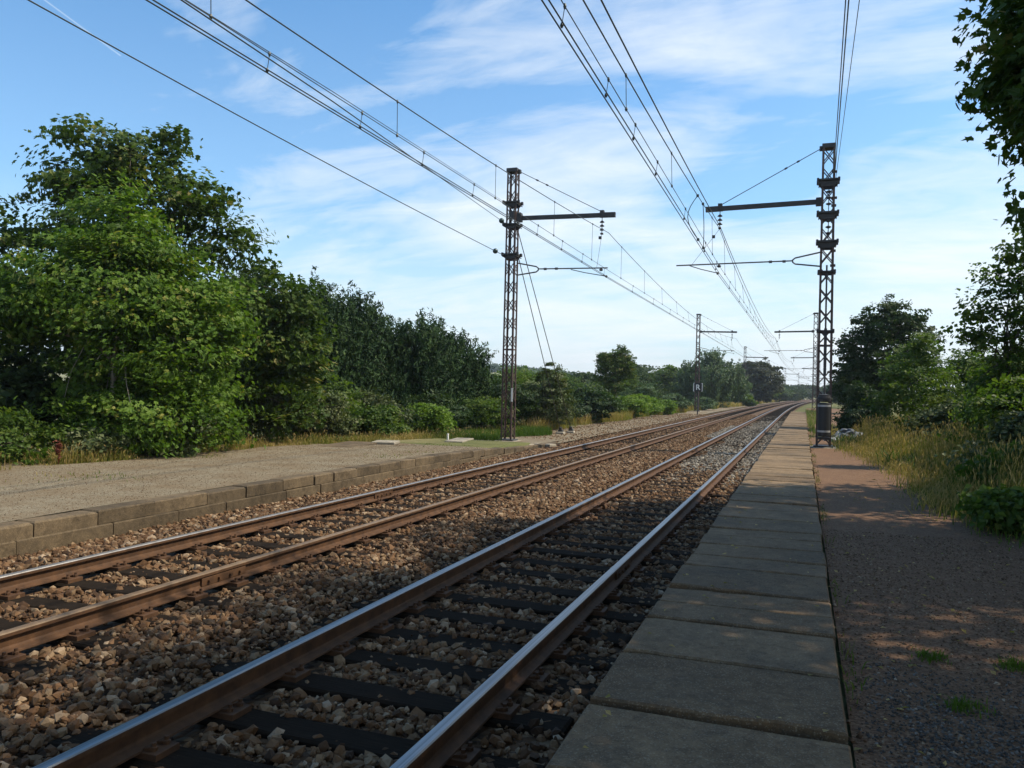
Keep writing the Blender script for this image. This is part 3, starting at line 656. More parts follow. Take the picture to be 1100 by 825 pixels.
anchored('anchored_wire', [(-10.5, 27.9, 8.66), (-6.62, 10.2, 6.12), (-6.6, 5, 6.05), (-6.4, -29, 5.9)], .006, 'thin wire tied off at the upper collar of the left mast', rods=True)
anchored('anchored_wire', [(-10.5, 27.9, 7.90), (-6.50, 10.0, 5.90), (-6.3, 5.5, 5.88), (-6.0, -29, 5.85)], .0095, 'wire with a glass insulator tied off at the middle collar of the left mast', ball=1.3)
anchored('anchored_wire', smooth_pts([(-10.5, 27.9, 6.70), (-10.45, 18, 6.85), (-10.4, 8.3, 7.13), (-10.3, -5, 7.7), (-10.3, -29, 9)]), .012, 'lone wire with a glass insulator tied off at the lower collar of the left mast', ball=1.1)
anchored('anchored_wire', [(.80, 27.9, 8.95), (.58, 15.3, 8.75), (-.3, -29, 8.4)], .012, 'leftmost of the three wires running overhead to the right mast')
anchored('anchored_wire', [(.84, 27.9, 8.95), (.635, 15.3, 8.83), (0, -29, 8.7)], .014, 'middle one of the three wires running overhead to the right mast, the thickest')
anchored('anchored_wire', [(.87, 27.9, 8.80), (.80, 15.0, 8.72), (.62, -29, 8.6)], .008, 'rightmost and thinnest of the three wires running overhead to the right mast')

# ------------------------------------------------------------------ R sign
rs = empty('sign', (-8.85, 73.2, -.22), 0, 'black square sign with a white letter R on a post left of the tracks', 'sign')
m_ = MB(); m_.tube([(0, 0, 0), (0, 0, 2.2)], .05, 8); m_.build('post', M_DARK, rs)
m_ = MB(); m_.box((0, -.06, 2.48), (.74, .04, .76), bev=.004); m_.build('panel', M_BLACK, rs)
m_ = MB()
for s in (-1, 1):
    m_.box((s*.375, -.085, 2.48), (.055, .012, .76))
    for q in (-1, 1): m_.box((s*.32, -.085, 2.48+q*.365), (.055, .012, .03))
m_.build('border', M_WHITE, rs)
fc = bpy.data.curves.new('letter', 'FONT'); fc.body = 'R'; fc.size = .66; fc.extrude = .006; fc.align_x = 'CENTER'; fc.offset = .012
fo = bpy.data.objects.new('letter_tmp', fc); COL.objects.link(fo); bpy.context.view_layer.update()
lm = bpy.data.meshes.new_from_object(fo.evaluated_get(bpy.context.evaluated_depsgraph_get())); bpy.data.objects.remove(fo)
lm.materials.clear(); lm.materials.append(M_WHITE); lo = bpy.data.objects.new('letter', lm); COL.objects.link(lo); lo.parent = rs; lo.rotation_euler = (math.pi/2, 0, 0); lo.location = (0, -.09, 2.25)

# small things on the left platform
def slab(loc, d, rz, m, label):
    b_ = MB(); b_.box((0, 0, d[2]/2), d, bev=.012); o = b_.build('concrete_slab', m, None, loc=(loc[0], loc[1], loc[2])); o.rotation_euler = (0, 0, rz); tag(o, label, 'slab', 'flat slabs on the left platform')
slab((-12.3, 20.2, .02), (1.0, 2.2, .06), .15, M_WALL, 'dark flat slab in the left gravel platform, before the tall grass')
slab((-11.9, 21.6, .03), (.7, .9, .07), .3, M_PALE, 'pale flat slab lying next to the dark slab on the left platform')
slab((-10.9, 24.9, -.04), (.6, 1.9, .06), .2, M_PALE, 'long pale flat slab on the left platform near the lattice mast')
slab((-9.1, 25.6, -.17), (1.15, .42, .10), -.08, M_PALE, 'pale kerb slab in front of the foot of the left lattice mast')
slab((-8.5, 26.9, -.22), (.7, .4, .09), -.3, M_PALE, 'pale kerb slab between the left lattice mast and the rusty track')
m_ = MB(); m_.box((0, 0, .12), (.05, .05, .26), bev=.01); tag(m_.build('marker_stake', M_WHITE, None, loc=(-11.2, 24.6, -.03)), 'small white marker stake standing on the left platform', 'stake')

# heap of pale rubble behind the right mast
n = 150; th = rng.uniform(0, 2*np.pi, n); rd = np.sqrt(rng.random(n)); hx = np.stack([1.72+.85*rd*np.cos(th), 32.6+.9*rd*np.sin(th)], -1)
o = stones('rubble_heap', hx, .08+(1-rd)*.5*rng.uniform(.4, 1, n), rng.uniform(.12, .42, n), M_RUBBLE, 'heap of pale grey rubble in the grass behind the right mast', 'rubble heap', 'ico', (.25, .6))

# thin summer air
m_ = MB(); m_.box((0, 650, 14), (2400, 1700, 80)); HZ, t, b = mat('summer_haze'); t.nodes.remove(b)
pv = N(t, 'ShaderNodeVolumePrincipled'); pv.inputs['Color'].default_value = (.78, .88, 1, 1); pv.inputs['Density'].default_value = .0003; pv.inputs['Anisotropy'].default_value = .3
L(t, pv, 0, t.nodes['Material Output'], 'Volume'); tag(m_.build('haze', HZ), kind='stuff')
# ------------------------------------------------------------------ vegetation
def leaf_faces(P, Nn, T, ln, wd, kind='kite'):
    """P centres, Nn normals, T directions (unit-ish) -> verts, faces."""
    n = len(P); T = T-Nn*np.sum(T*Nn, 1, keepdims=True); T /= np.linalg.norm(T, axis=1, keepdims=True)+1e-9; B = np.cross(Nn, T)
    if kind == 'kite':
        pts = [(-.5, 0, 0), (.05, -.5, .10), (.5, 0, -.06), (.05, .5, .10)]; f = np.array([(0, 1, 2), (0, 2, 3)])
    elif kind == 'maple':
        pts = [(-.45, 0, 0), (-.32, -.42, .05), (-.02, -.30, .06), (.16, -.52, .02), (.16, -.16, .05), (.55, 0, -.05), (.16, .16, .05), (.16, .52, .02), (-.02, .30, .06), (-.32, .42, .05)]
        f = np.array([(0, 1, 2), (0, 2, 4), (2, 3, 4), (0, 4, 5), (0, 5, 6), (0, 6, 8), (6, 7, 8), (0, 8, 9)])
    else:   # spray
        pts = [(-.5, 0, 0), (-.1, -.5, .05), (.5, -.12, -.1), (.5, .12, -.1), (-.1, .5, .05)]; f = np.array([(0, 1, 2), (0, 2, 3), (0, 3, 4)])
    pts = np.array(pts); k = len(pts)
    V = P[:, None]+T[:, None]*(pts[None, :, :1]*ln[:, None, None])+B[:, None]*(pts[None, :, 1:2]*wd[:, None, None])+Nn[:, None]*(pts[None, :, 2:]*ln[:, None, None])
    Fi = (f[None]+(np.arange(n)*k)[:, None, None]).reshape(-1, 3); return V.reshape(-1, 3), Fi, k
def unit(v): return v/(np.linalg.norm(v, axis=1, keepdims=True)+1e-9)
def sample_lobes(lobes, ncl, shell):
    vol = np.array([l[3]*l[4]*l[5] for l in lobes])**(2/3); ch = rng.choice(len(lobes), ncl, p=vol/vol.sum())
    Lb = np.array(lobes)[ch]; d = unit(rng.normal(size=(ncl, 3))); r = (shell+(1-shell)*rng.random(ncl))[:, None]*(1+.10*rng.normal(size=(ncl, 1)))
    return Lb[:, :3]+d*r*Lb[:, 3:6], d
def crown(name, lobes, ncl, per, sig, leaf, m, parent, kind='kite', shell=.62, droop=.25, upright=False, aspect=.8, minz=.03, ln_var=.35):
    C_, D = sample_lobes(lobes, ncl, shell); keep = C_[:, 2] > minz; C_, D = C_[keep], D[keep]
    ct = rng.normal(0, .20, len(C_)); n = len(C_)*per; ci = np.repeat(np.arange(len(C_)), per)
    off = np.clip(rng.normal(size=(n, 3)), -1.5, 1.5)*np.array([1.1, 1.1, .42])*sig*rng.uniform(.5, 1.3, len(C_))[ci][:, None]
    if upright:
        ax = unit(D*np.array([1, 1, .3])+np.array([0, 0, 1.1])); s = rng.uniform(-1, 1, n)[:, None]*sig*2.6
        P = C_[ci]+ax[ci]*s+off*np.array([.5, .5, .5])*(1-.25*s/(sig*2.6)); T = unit(ax[ci]+rng.normal(size=(n, 3))*.45); Nn = unit(D[ci]+rng.normal(size=(n, 3))*.6)
    else:
        P = C_[ci]+off; Nn = unit(D[ci]*.55+np.array([0, 0, .7])+(rng.normal(size=C_.shape)*.5)[ci]+rng.normal(size=(n, 3))*.36); T = unit(D[ci]*.8+rng.normal(size=(n, 3))*.6+np.array([0, 0, -droop]))
    ln = leaf*rng.uniform(1-ln_var, 1+ln_var, n); ok = P[:, 2] > minz*.5
    P, Nn, T, ln, ci = P[ok], Nn[ok], T[ok], ln[ok], ci[ok]
    V, Fi, k = leaf_faces(P, Nn, T, ln, ln*aspect, kind); tint = np.clip(.45+ct[ci]+rng.normal(0, .19, len(P)), 0, 1)
    return mesh_np(name, V, Fi, m, parent, None, False, np.repeat(tint, k)), C_
def limbs(parent, m, h, r, tips, base=(0, 0), lean=(0, 0), n=14, stems=1, name='trunk', split=.35):
    b_ = MB(); rr = random.Random(int(h*1000)+n)
    for s in range(stems):
        bx, by = base[0]+(rr.uniform(-.3, .3) if stems > 1 else 0), base[1]+(rr.uniform(-.3, .3) if stems > 1 else 0)
        top = Vector((bx+lean[0]+(rr.uniform(-.5, .5) if stems > 1 else 0), by+lean[1], h*.8)); pts = [Vector((bx, by, -.25)), Vector((bx, by, h*.12)+Vector((0, 0, 0))[:] if False else (bx, by, h*.12))]
        for t_ in (.35, .6, .8, 1): pts.append(Vector((bx, by, 0)).lerp(top, t_)+Vector((rr.uniform(-.1, .1), rr.uniform(-.1, .1), 0))*h*.12)
        b_.tube(pts, [r*1.25, r, r*.8, r*.55, r*.35, r*.12], 8)
        if len(tips):
            for i in rng.choice(len(tips), min(n//stems, len(tips)), replace=False):
                tp = Vector(tips[i]); f = rr.uniform(split, .85); a_ = pts[1].lerp(top, f); mid = a_.lerp(tp, .5)+Vector((0, 0, rr.uniform(.0, .12)*h*.5)); rb = r*(1-f)*.5+.012
                w1 = Vector((rr.uniform(-1, 1), rr.uniform(-1, 1), rr.uniform(-.3, 1)))*(tp-a_).length*.09; b_.tube([a_, a_.lerp(mid, .55)+w1, mid, mid.lerp(tp, .5)-w1*.7, tp], [rb, rb*.75, rb*.55, rb*.3, .006], 5)
    return b_.build(name, m, parent, True)
def plant(name, label, cat, x, y, lobes, ncl, per, sig, leaf, mk, trunk=None, group=None, z=None, **kw):
    zz = float(ground_z(x-cx(y), y)) if z is None else z
    root = empty(name, (x, y, zz), 0, label, cat, group)
    c, tips = crown('crown' if trunk else 'foliage', lobes, ncl, per, sig, leaf, LM[mk], root, **kw)
    if trunk: limbs(root, trunk.get('m', BARK), trunk['h'], trunk['r'], tips, n=trunk.get('n', 16), stems=trunk.get('stems', 1), lean=trunk.get('lean', (0, 0)), base=trunk.get('base', (0, 0)), split=trunk.get('split', .3))
    else: limbs(root, BARK, lobes[0][5]*1.6, .025, tips, n=10, stems=3, name='stem', split=.1)
    return root
def dome(w, h, n=7, seed=0, d=None, low=.0):
    """lobes for a bushy shape w wide, h high"""
    r_ = random.Random(seed); d = d or w; L_ = [(0, 0, h*.48, w*.36, d*.36, h*.46)]
    for i in range(n):
        a_ = 2*math.pi*i/n+r_.uniform(-.4, .4); zf = r_.uniform(low+.22, .72); k = math.sqrt(max(.1, 1-((zf-.4)/.65)**2)); rad = r_.uniform(.17, .27)
        L_.append((math.cos(a_)*w*.36*k, math.sin(a_)*d*.36*k, h*zf, w*rad, d*rad, h*r_.uniform(.18, .27)))
    for i in range(3): L_.append((r_.uniform(-.18, .18)*w, r_.uniform(-.18, .18)*d, h*r_.uniform(.72, .85), w*.16, d*.16, h*.15))
    return L_

# --- left trees by the platform
plant('maple_tree', 'bright green bushy maple in front, leaning over the left platform edge', 'tree', -15.2, 14.6,
      [(.2, .3, 2.3, 1.7, 1.7, 1.9), (.0, -.2, 3.9, 1.6, 1.7, 1.5), (-.2, .0, 5.3, .85, .9, 1.2), (.35, .3, 4.9, .8, .8, .75), (1.2, .8, 2.5, 1.35, 1.4, 1.6), (1.5, 1.3, 3.5, 1.0, 1.0, .9), (-1.5, -.9, 3.6, 1.3, 1.2, .8), (-2.1, -1.6, 3.2, 1.3, 1.2, .8), (1.0, -.3, 1.0, 1.1, 1.1, .9), (1.4, 1.0, .9, 1.1, 1.2, .9), (-.1, -1.2, .75, .7, .7, .6), (.8, 1.0, 4.1, .9, .9, .9)],
      760, 56, .31, .125, 'maple', dict(h=5.6, r=.11, n=26, stems=2, m=BARKP), kind='maple', shell=.7)
plant('sycamore_tree', 'tall dark green broad tree rising behind the bright maple on the left', 'tree', -18.0, 17.4,
      [(-.2, 0, 6.2, 2.0, 2.0, 1.6), (-.9, -.5, 7.6, 1.4, 1.4, 1.0), (.4, .3, 7.9, 1.2, 1.3, .95), (1.5, .8, 7.0, 1.1, 1.2, .95), (2.3, 1.3, 5.9, 1.1, 1.1, .8), (2.9, 1.8, 4.6, 1.1, 1.2, .9), (-2.1, -1.5, 6.2, 1.25, 1.2, .9), (-2.6, -2.1, 5.2, 1.2, 1.2, .75), (-3.3, -2.4, 3.6, 1.5, 1.5, 1.3), (.5, .3, 4.5, 2.1, 2.1, 1.5), (-1.2, -.8, 8.9, .6, .6, .5), (.9, .7, 8.9, .4, .4, .5), (-.3, 0, 8.5, .9, .9, .5), (2.9, 1.9, 3.0, 1.4, 1.4, 1.3), (0, 0, 2.2, 2.3, 2.3, 1.6), (3.7, 2.4, 4.3, 1.0, 1.0, .8), (3.9, 2.5, 3.0, 1.2, 1.2, 1.2), (3.6, 2.4, 1.6, 1.3, 1.3, 1.2)],
      850, 38, .30, .17, 'sycamore', dict(h=8.8, r=.2, n=40, m=BARK), kind='maple', shell=.45)
plant('tree', 'dark leafy tree cut by the left edge of the picture', 'tree', -21.5, 13.0, dome(5.2, 5.6, 8, 3), 330, 26, .32, .19, 'sycamore', dict(h=5, r=.14, n=16), kind='maple', shell=.5)
for i, (x, y, w, h, mk, lb) in enumerate(((-19.5, 11.0, 4.6, 4.6, 'dark', 'dark shadowy tree behind the gap at the left of the bright maple'), (-23.5, 17.5, 5.5, 6.2, 'dark', 'dark tree far behind the left edge of the bright maple'), (-26, 13, 6, 6.0, 'dark', 'dark tree at the left edge, farthest behind the maple'), (-17.6, 13.4, 2.6, 2.2, 'dark', 'dark undergrowth shrub in the hollow under the bright maple'))):
    plant('tree', lb, 'tree', x, y, dome(w, h, 9, i+300), 420, 26, .30, .17, mk, dict(h=h*.9, r=.12, n=12), 'dark trees behind the bright maple', kind='kite', shell=.5)
# brambles under the trees
for i, (x, y, w, h, mk, lb) in enumerate((( -13.6, 14.9, 1.5, 1.1, 'olive', 'pale leafed bramble at the foot of the bright maple, nearest the gravel'), (-14.2, 16.6, 2.0, 1.5, 'bush', 'dense bramble bush right of the bright maple trunk'), (-15.3, 11.6, 2.2, 1.2, 'bush', 'low dark bramble at the left edge under the maple'), (-14.4, 13.2, 1.3, .8, 'olive', 'low bramble in the shade under the bright maple'))):
    plant('bramble_bush', lb, 'bush', x, y, dome(w, h, 6, i+40), 110, 22, .13, .095, mk, None, 'brambles under the maple', kind='kite', shell=.55)
# --- dark conifers
CON = [(-20.4, 26.0, 4.6, 7.1, 'tall dark conifer right behind the sycamore, leftmost of the conifers'), (-19.8, 29.0, 4.2, 7.0, 'dark conifer with a rounded top, second from the left of the conifers'), (-19.0, 31.2, 4.0, 6.5, 'dark conifer with a ragged peak, third from the left of the conifers'), (-18.4, 33.0, 3.4, 5.6, 'lower dark conifer filling the dip between two conifer peaks'), (-17.0, 34.0, 3.9, 5.6, 'dark conifer with a domed peak, second from the right of the conifers'), (-16.7, 37.2, 4.2, 5.0, 'dark conifer sloping down on the right end of the conifers'), (-22.5, 22.5, 4.5, 6.2, 'dark conifer half hidden behind the sycamore crown')]
for i, (x, y, w, h, lb) in enumerate(CON):
    r_ = random.Random(i); lob = [(0, 0, h*.33, w*.56, w*.56, h*.36), (0, 0, h*.62, w*.47, w*.47, h*.33)]
    for k in range(9):
        a_ = r_.uniform(0, 6.28); zf = r_.uniform(.25, .85); q = w*.42*(1-zf*.75); lob.append((math.cos(a_)*q, math.sin(a_)*q, h*zf, w*.17, w*.17, h*.15))
    plant('yew_tree', lb, 'tree', x, y, lob, 900, 28, .17, .19, 'yew', dict(h=h, r=.15, n=14), 'dark conifers left of the line', kind='spray', shell=.72, upright=True, aspect=.34)
# --- hedge bushes in front of the conifers
BU = [(-15.9, 18.8, 2.4, 2.3, 'bush', 'mid green bush right of the bright maple'), (-15.6, 21.0, 2.6, 2.5, 'olive', 'greyish green bush below the leftmost conifer'), (-15.6, 23.4, 3.2, 3.0, 'bush', 'biggest mid green bush below the conifers'), (-14.5, 22.2, 1.8, 1.6, 'olive', 'pale green bush behind the dry grass on the left platform'), (-14.9, 26.2, 2.4, 2.0, 'olive', 'greyish bush below the ragged conifer peak'), (-13.7, 28.2, 1.7, 1.4, 'lime', 'small rounded bright green bush in front of the conifers'), (-14.5, 30.5, 2.8, 1.8, 'dark', 'dark green bush below the domed conifer'), (-13.2, 32.8, 2.4, 1.7, 'bush', 'green bush left of the lattice mast'), (-13.4, 36.5, 2.8, 2.6, 'dark', 'dark shrub behind the left lattice mast'), (-15.4, 42.0, 3.6, 2.9, 'bush', 'rounded green tree crown behind the lattice mast'), (-14.0, 25.2, 1.5, 1.1, 'bush', 'low green bush between the grey bush and the bright one')]
for i, (x, y, w, h, mk, lb) in enumerate(BU):
    plant('bush', lb, 'bush', x, y, dome(w, h, 7, i+5), 300, 26, .16, .105, mk, None, 'bushes left of the line', kind='kite', shell=.6)
plant('ivy_tree', 'rounded pale leafed shrub covered in climbers, behind the two guy wires', 'shrub', -11.75, 37.6, [(0, 0, 1.7, .95, .95, 1.5), (-.5, -.3, 2.1, .65, .65, .8), (.5, .3, 1.6, .75, .75, 1.1), (.1, .2, 2.9, .6, .6, .5), (.6, .4, .9, .6, .6, .7), (-.3, 0, .9, .7, .7, .8), (.3, -.2, 2.3, .7, .7, .7)], 260, 26, .13, .11, 'olive', dict(h=3, r=.07, n=12, stems=2), kind='kite', shell=.62)
MID = [(-13.6, 44, 3.4, 2.5, 'dark', 'dark bush right behind the ivy covered shrub'), (-13.0, 50, 3.2, 2.1, 'dark', 'dark rounded bush at the left of the tall birch'), (-11.9, 47.5, 2.2, 1.9, 'dark', 'darkest bush at the edge of the bare strip before the birch'), (-13.3, 56, 2.6, 1.8, 'bush', 'green bush under the birch'), (-11.9, 58.5, 2.2, 1.5, 'lime', 'bright yellow green bush right below the birch'), (-12.1, 64.5, 2.6, 1.7, 'lime', 'bright lime bush between the birch and the R sign'), (-11.3, 69.5, 2.0, 1.2, 'lime', 'low lime bush left of the R sign'), (-13.4, 70.5, 3.2, 2.6, 'grey', 'pale grey green shrub between the birch and the R sign'), (-16.5, 74, 4.6, 3.8, 'bush', 'green tree crown right of the birch'), (-15.4, 82, 4.4, 4.1, 'dark', 'dark treetop standing above the pale shrub'), (-11.6, 78, 2.4, 1.7, 'grey', 'soft grey green bush at the foot of the second left mast'), (-20, 62, 5, 3.0, 'bush', 'tree crown left of the birch in the dip'), (-22, 52, 5, 2.4, 'dark', 'dark tree crown in the dip behind the ivy covered shrub'), (-24, 80, 6, 3.6, 'bush', 'rounded crown in the dip beyond the birch'), (-17, 47, 4, 2.4, 'bush', 'mid green crown between the ivy shrub and the dip'), (-10.6, 92, 2.6, 1.4, 'grey', 'low bush beside the track before the big willow'), (-19.5, 95, 6, 4.6, 'dark', 'dark crown behind the R sign')]
for i, (x, y, w, h, mk, lb) in enumerate(MID):
    plant('bush', lb, 'bush', x, y, dome(w*1.12, h*1.12+(.0 if x > -16 else .8), 8, i+70), 300, 24, .05*w+.05, .15, mk, None, 'bushes and low trees in the middle distance', kind='kite', shell=.55)
# birch
bz = 5.9
plant('birch_tree', 'tall loose birch standing alone above the bushes, left of the R sign', 'tree', -14.1, 63, [(-.6, 0, 4.3, .9, .9, .9), (.6, 0, 4.3, .9, .9, .9), (-.2, 0, 3.9, 1.3, 1.3, 1.4), (.35, .2, 4.9, .75, .75, .75), (-.9, -.3, 4.7, .6, .6, .7), (.9, .3, 3.9, .7, .7, 1.0), (-.4, 0, 2.5, 1.1, 1.1, 1.0), (.4, .1, 5.5, .35, .35, .4), (-1.2, -.4, 3.3, .5, .5, .9), (1.2, .4, 2.9, .45, .45, .9)], 650, 26, .17, .15, 'sycamore', dict(h=5.7, r=.07, n=18, m=BARKP), kind='kite', shell=.35, droop=.9, aspect=.6)
# willow beyond the R sign, dark dome, far trees
plant('willow_tree', 'broad grey green willow with a pointed top behind the R sign', 'tree', -11.9, 112, [(0, 0, 3.3, 3.6, 3.6, 3.0), (-.3, 0, 6.0, 1.5, 1.5, 1.6), (-2.5, -.6, 4.4, 1.6, 1.6, 1.5), (2.3, .8, 4.6, 1.9, 1.9, 1.6), (3.4, 1.2, 3.0, 1.6, 1.6, 1.8), (-3.3, -.8, 2.8, 1.4, 1.4, 1.6), (.9, .2, 6.8, .8, .8, .9), (-1.3, 0, 1.2, 2.2, 2.2, 1.3)], 720, 34, .34, .30, 'grey', dict(h=7, r=.2, n=16), kind='spray', shell=.6, upright=True, aspect=.5)
plant('copper_tree', 'dark brownish dome shaped tree right of the willow', 'tree', -9.6+cx(165), 165, [(0, 0, 4.2, 4.4, 4.4, 3.9), (-1.6, 0, 6.2, 2.6, 2.6, 2.2), (2.2, .3, 4.8, 2.6, 2.6, 2.6), (.4, 0, 6.8, 2.6, 2.6, 1.5), (-3, 0, 4.2, 2, 2, 2.4)], 650, 26, .42, .42, 'dusk', dict(h=7, r=.25, n=14), kind='kite', shell=.75)
FAR = [(-12.5, 140, 7, 5.6, 'grey', 'green tree joining the willow to the dark dome'), (-9.0, 132, 3.0, 1.9, 'bush', 'low bush at the trackside below the dark dome'), (-11, 196, 8, 5.0, 'bush', 'green crown right behind the dark dome'), (-8.5, 215, 6, 4.0, 'grey', 'small grey green tree at the far trackside'), (-9, 250, 9, 5.0, 'dark', 'tree crown at the far end of the left verge'), (3.5, 330, 14, 7.0, 'dark', 'dark tree group closing the view straight down the line'), (-9, 330, 14, 6.5, 'dark', 'left one of the dark tree groups where the line disappears'), (9, 400, 20, 8.6, 'dark', 'rounded dark treetop where the tracks disappear'), (-30, 380, 26, 8, 'dark', 'wide dark tree belt behind the willow'), (7.5, 190, 7, 5.4, 'dark', 'far dark tree right of the line, half hidden by the right mast'), (6.0, 120, 5.5, 5.4, 'dark', 'dark tree right of the line behind the right mast'), (5.2, 80, 5.0, 5.8, 'dark', 'dark tree right of the line just behind the acacia'),
 (-56, 130, 16, 8.0, 'dark', 'wide dark crown in the valley, seen left of the lattice mast'), (-41, 112, 12, 7.5, 'bush', 'green crown in the valley just right of the lattice mast'), (-47, 150, 10, 7.2, 'dark', 'dark crown in the valley left of the pale field'), (-27, 138, 11, 8.0, 'dark', 'dark crown in the valley right of the tall birch'), (-22, 150, 9, 7.6, 'dark', 'dark crown in the valley left of the willow'), (-31, 120, 9, 5.2, 'bush', 'low green crown in the valley in front of the pale field'), (-33, 75, 8, 5.0, 'bush', 'green crown in the dip straight behind the ivy shrub'), (-28, 100, 9, 5.6, 'dark', 'dark crown in the dip left of the birch'), (-70, 160, 18, 9, 'bush', 'broad crown in the valley behind the conifers'), (-17.5, 118, 7, 6.0, 'bush', 'green crown touching the left side of the willow')]
for i, (x, y, w, h, mk, lb) in enumerate(FAR):
    plant('tree', lb, 'tree', x+cx(y), y, dome(w, h, 9, i+140), 430, 24, .05*w, .03*w+.13, mk, dict(h=h*.8, r=.12, n=8), 'far trees along the line', kind='kite', shell=.6)
# wood on the hill: one far mass
C_ = []; 
for i in range(2400):
    sl_ = rng.uniform(.07, .62); d = rng.uniform(620, 800) if rng.random() < .6 else rng.uniform(330, 470); sl_ = sl_+.12 if (d < 470 and .17 < sl_ < .27) else sl_; yy = d/math.sqrt(1+sl_*sl_); C_.append((-sl_*yy, yy, d))
C_ = np.array(C_); zz = ground_z(C_[:, 0]-cxv(C_[:, 1])*0, C_[:, 1]); per = 26; ci = np.repeat(np.arange(len(C_)), per); s = rng.uniform(5, 9, len(C_))*np.where(C_[:, 2] < 500, .6, 1.0); d_ = unit(rng.normal(size=(len(ci), 3)))
P = np.stack([C_[:, 0], C_[:, 1], zz+s*.45], -1)[ci]+d_*s[ci][:, None]*np.array([.62, .62, .5])*rng.uniform(.6, 1.05, (len(ci), 1))
V, Fi, k = leaf_faces(P, unit(d_+rng.normal(size=d_.shape)*.4), unit(rng.normal(size=d_.shape)), np.full(len(ci), 2.6), np.full(len(ci), 2.2))
tag(mesh_np('woodland', V, Fi, LM['dark'], None, None, False, np.repeat(np.clip(.5+rng.normal(0, .2, len(ci)), 0, 1), k)), 'far dark woodland on the ridge beyond the birch', 'woodland', None, 'stuff')

# --- right side
plant('acacia_tree', 'dark feathery crowned tree behind the tall grass, right of the right mast', 'tree', 3.9, 43, [(0, 0, 3.6, 1.9, 1.9, 2.2), (-.3, 0, 5.3, 1.2, 1.2, 1.0), (.6, 0, 5.6, 1.0, 1.0, .9), (1.1, .2, 4.6, 1.1, 1.1, 1.0), (-1.3, 0, 4.2, 1.1, 1.1, 1.0), (-1.5, 0, 2.6, 1.1, 1.1, 1.4), (1.2, 0, 2.6, 1.4, 1.4, 1.6), (.1, 0, 6.3, .5, .5, .4)], 760, 28, .2, .15, 'dark', dict(h=6, r=.12, n=16), kind='kite', shell=.6)
RB = [(3.6, 29.5, 2.8, 4.0, 'bush', 'bright topped hazel in front of the feathery dark tree'), (5.2, 31.5, 3.0, 3.6, 'bush', 'green bush right of the hazel behind the grass'), (6.4, 28, 3.0, 3.1, 'olive', 'olive green bush between the hazel and the sapling'), (2.4, 35.5, 1.8, 2.4, 'dark', 'dark bush directly behind the right mast'), (5.3, 23.5, 2.6, 2.3, 'bush', 'leafy bush at the foot of the sapling'), (3.75, 17.0, 1.7, 1.55, 'olive', 'yellow green bush at the right edge behind the grass'), (3.45, 14.7, 1.5, 1.05, 'bush', 'shaded green bush at the right edge before the sapling'), (4.25, 19.2, 2.5, 2.3, 'bush', 'bright green shrub in front of the sapling at the right edge'), (5.7, 25.4, 3.0, 3.1, 'bush', 'tall bright green shrub right of the sapling'), (4.0, 25.2, 1.9, 1.8, 'olive', 'yellowish shrub rising out of the tall grass left of the sapling'), (7.5, 36, 4, 4.2, 'dark', 'dark crown behind the olive bush'), (2.75, 11.9, 1.0, .6, 'bush', 'low dark nettle clump in the shade at the right edge of the path')]
for i, (x, y, w, h, mk, lb) in enumerate(RB):
    plant('bush', lb, 'bush', x, y, dome(w, h, 8, i+200), 420, 26, .16, .10, mk, None, 'bushes right of the line', kind='kite', shell=.58)
plant('sapling', 'slender loose crowned young tree at the right edge, above the yellow bush', 'tree', 4.5, 21.8, [(0, 0, 4.5, .7, .7, .7), (-.5, -.2, 3.8, .6, .6, .5), (.5, .1, 3.7, .7, .7, .7), (-.4, 0, 3.1, .6, .6, .4), (.1, 0, 5.2, .3, .3, .45), (.6, 0, 4.9, .5, .5, .5), (-.9, -.3, 3.2, .35, .35, .25), (.4, 0, 2.4, .9, .9, .8), (-.2, 0, 2.2, .8, .8, .7), (.9, .3, 4.2, .7, .7, .9), (.5, 0, 5.6, .4, .4, .4)], 330, 22, .17, .105, 'bush', dict(h=5.4, r=.045, n=26), kind='kite', shell=.3)
# overhanging maple and the two trees beside the camera that shade the platform
plant('maple_tree', 'big dark maple whose leafy branches hang into the top right corner', 'tree', 6.0, 11.2,
      [*[(-2.95, -1.2, 5.35, 1.2, 1.0, 1.1)]*7, *[(-2.6, -1.2, 6.5, 1.4, 1.2, 1.0)]*5, *[(-3.0, -1.3, 5.3, .9, .8, .8)]*4, (-3.5, -1.2, 3.75, .45, .3, .10), *[(-2.9, -1.2, 4.7, .9, .7, .5)]*4, (-1.2, -.3, 6.4, 2.6, 2.6, 1.9), (0, 0, 8.4, 3.1, 3.2, 2.4), (-1.4, 1.2, 9.4, 2.1, 2.2, 1.6), (-1.0, -2.2, 10.2, 2.4, 2.4, 1.7), (-1.0, 4.0, 8.6, 1.6, 1.9, 1.3), (.5, .5, 5.6, 2.4, 2.4, 1.5)],
      3900, 36, .23, .12, 'sycamore', dict(h=10, r=.2, n=34), kind='maple', shell=.3, z=.05, droop=.5)
plant('maple_tree', 'leafy maple standing to the right of the camera', 'tree', 6.9, 5.6, [(0, 0, 6.6, 2.9, 2.9, 2.6), (-1.9, 1.4, 10.6, 2.3, 2.2, 1.7), (-1.7, -.8, 10.6, 2.3, 2.3, 1.7), (.6, 0, 9, 2.6, 2.6, 1.8), (-1.3, -1.0, 5.6, 1.9, 1.9, 1.4), (-1.4, .8, 8.2, 2.2, 2.2, 1.6)], 900, 28, .28, .16, 'sycamore', dict(h=11, r=.2, n=24), kind='maple', shell=.3, z=.05)
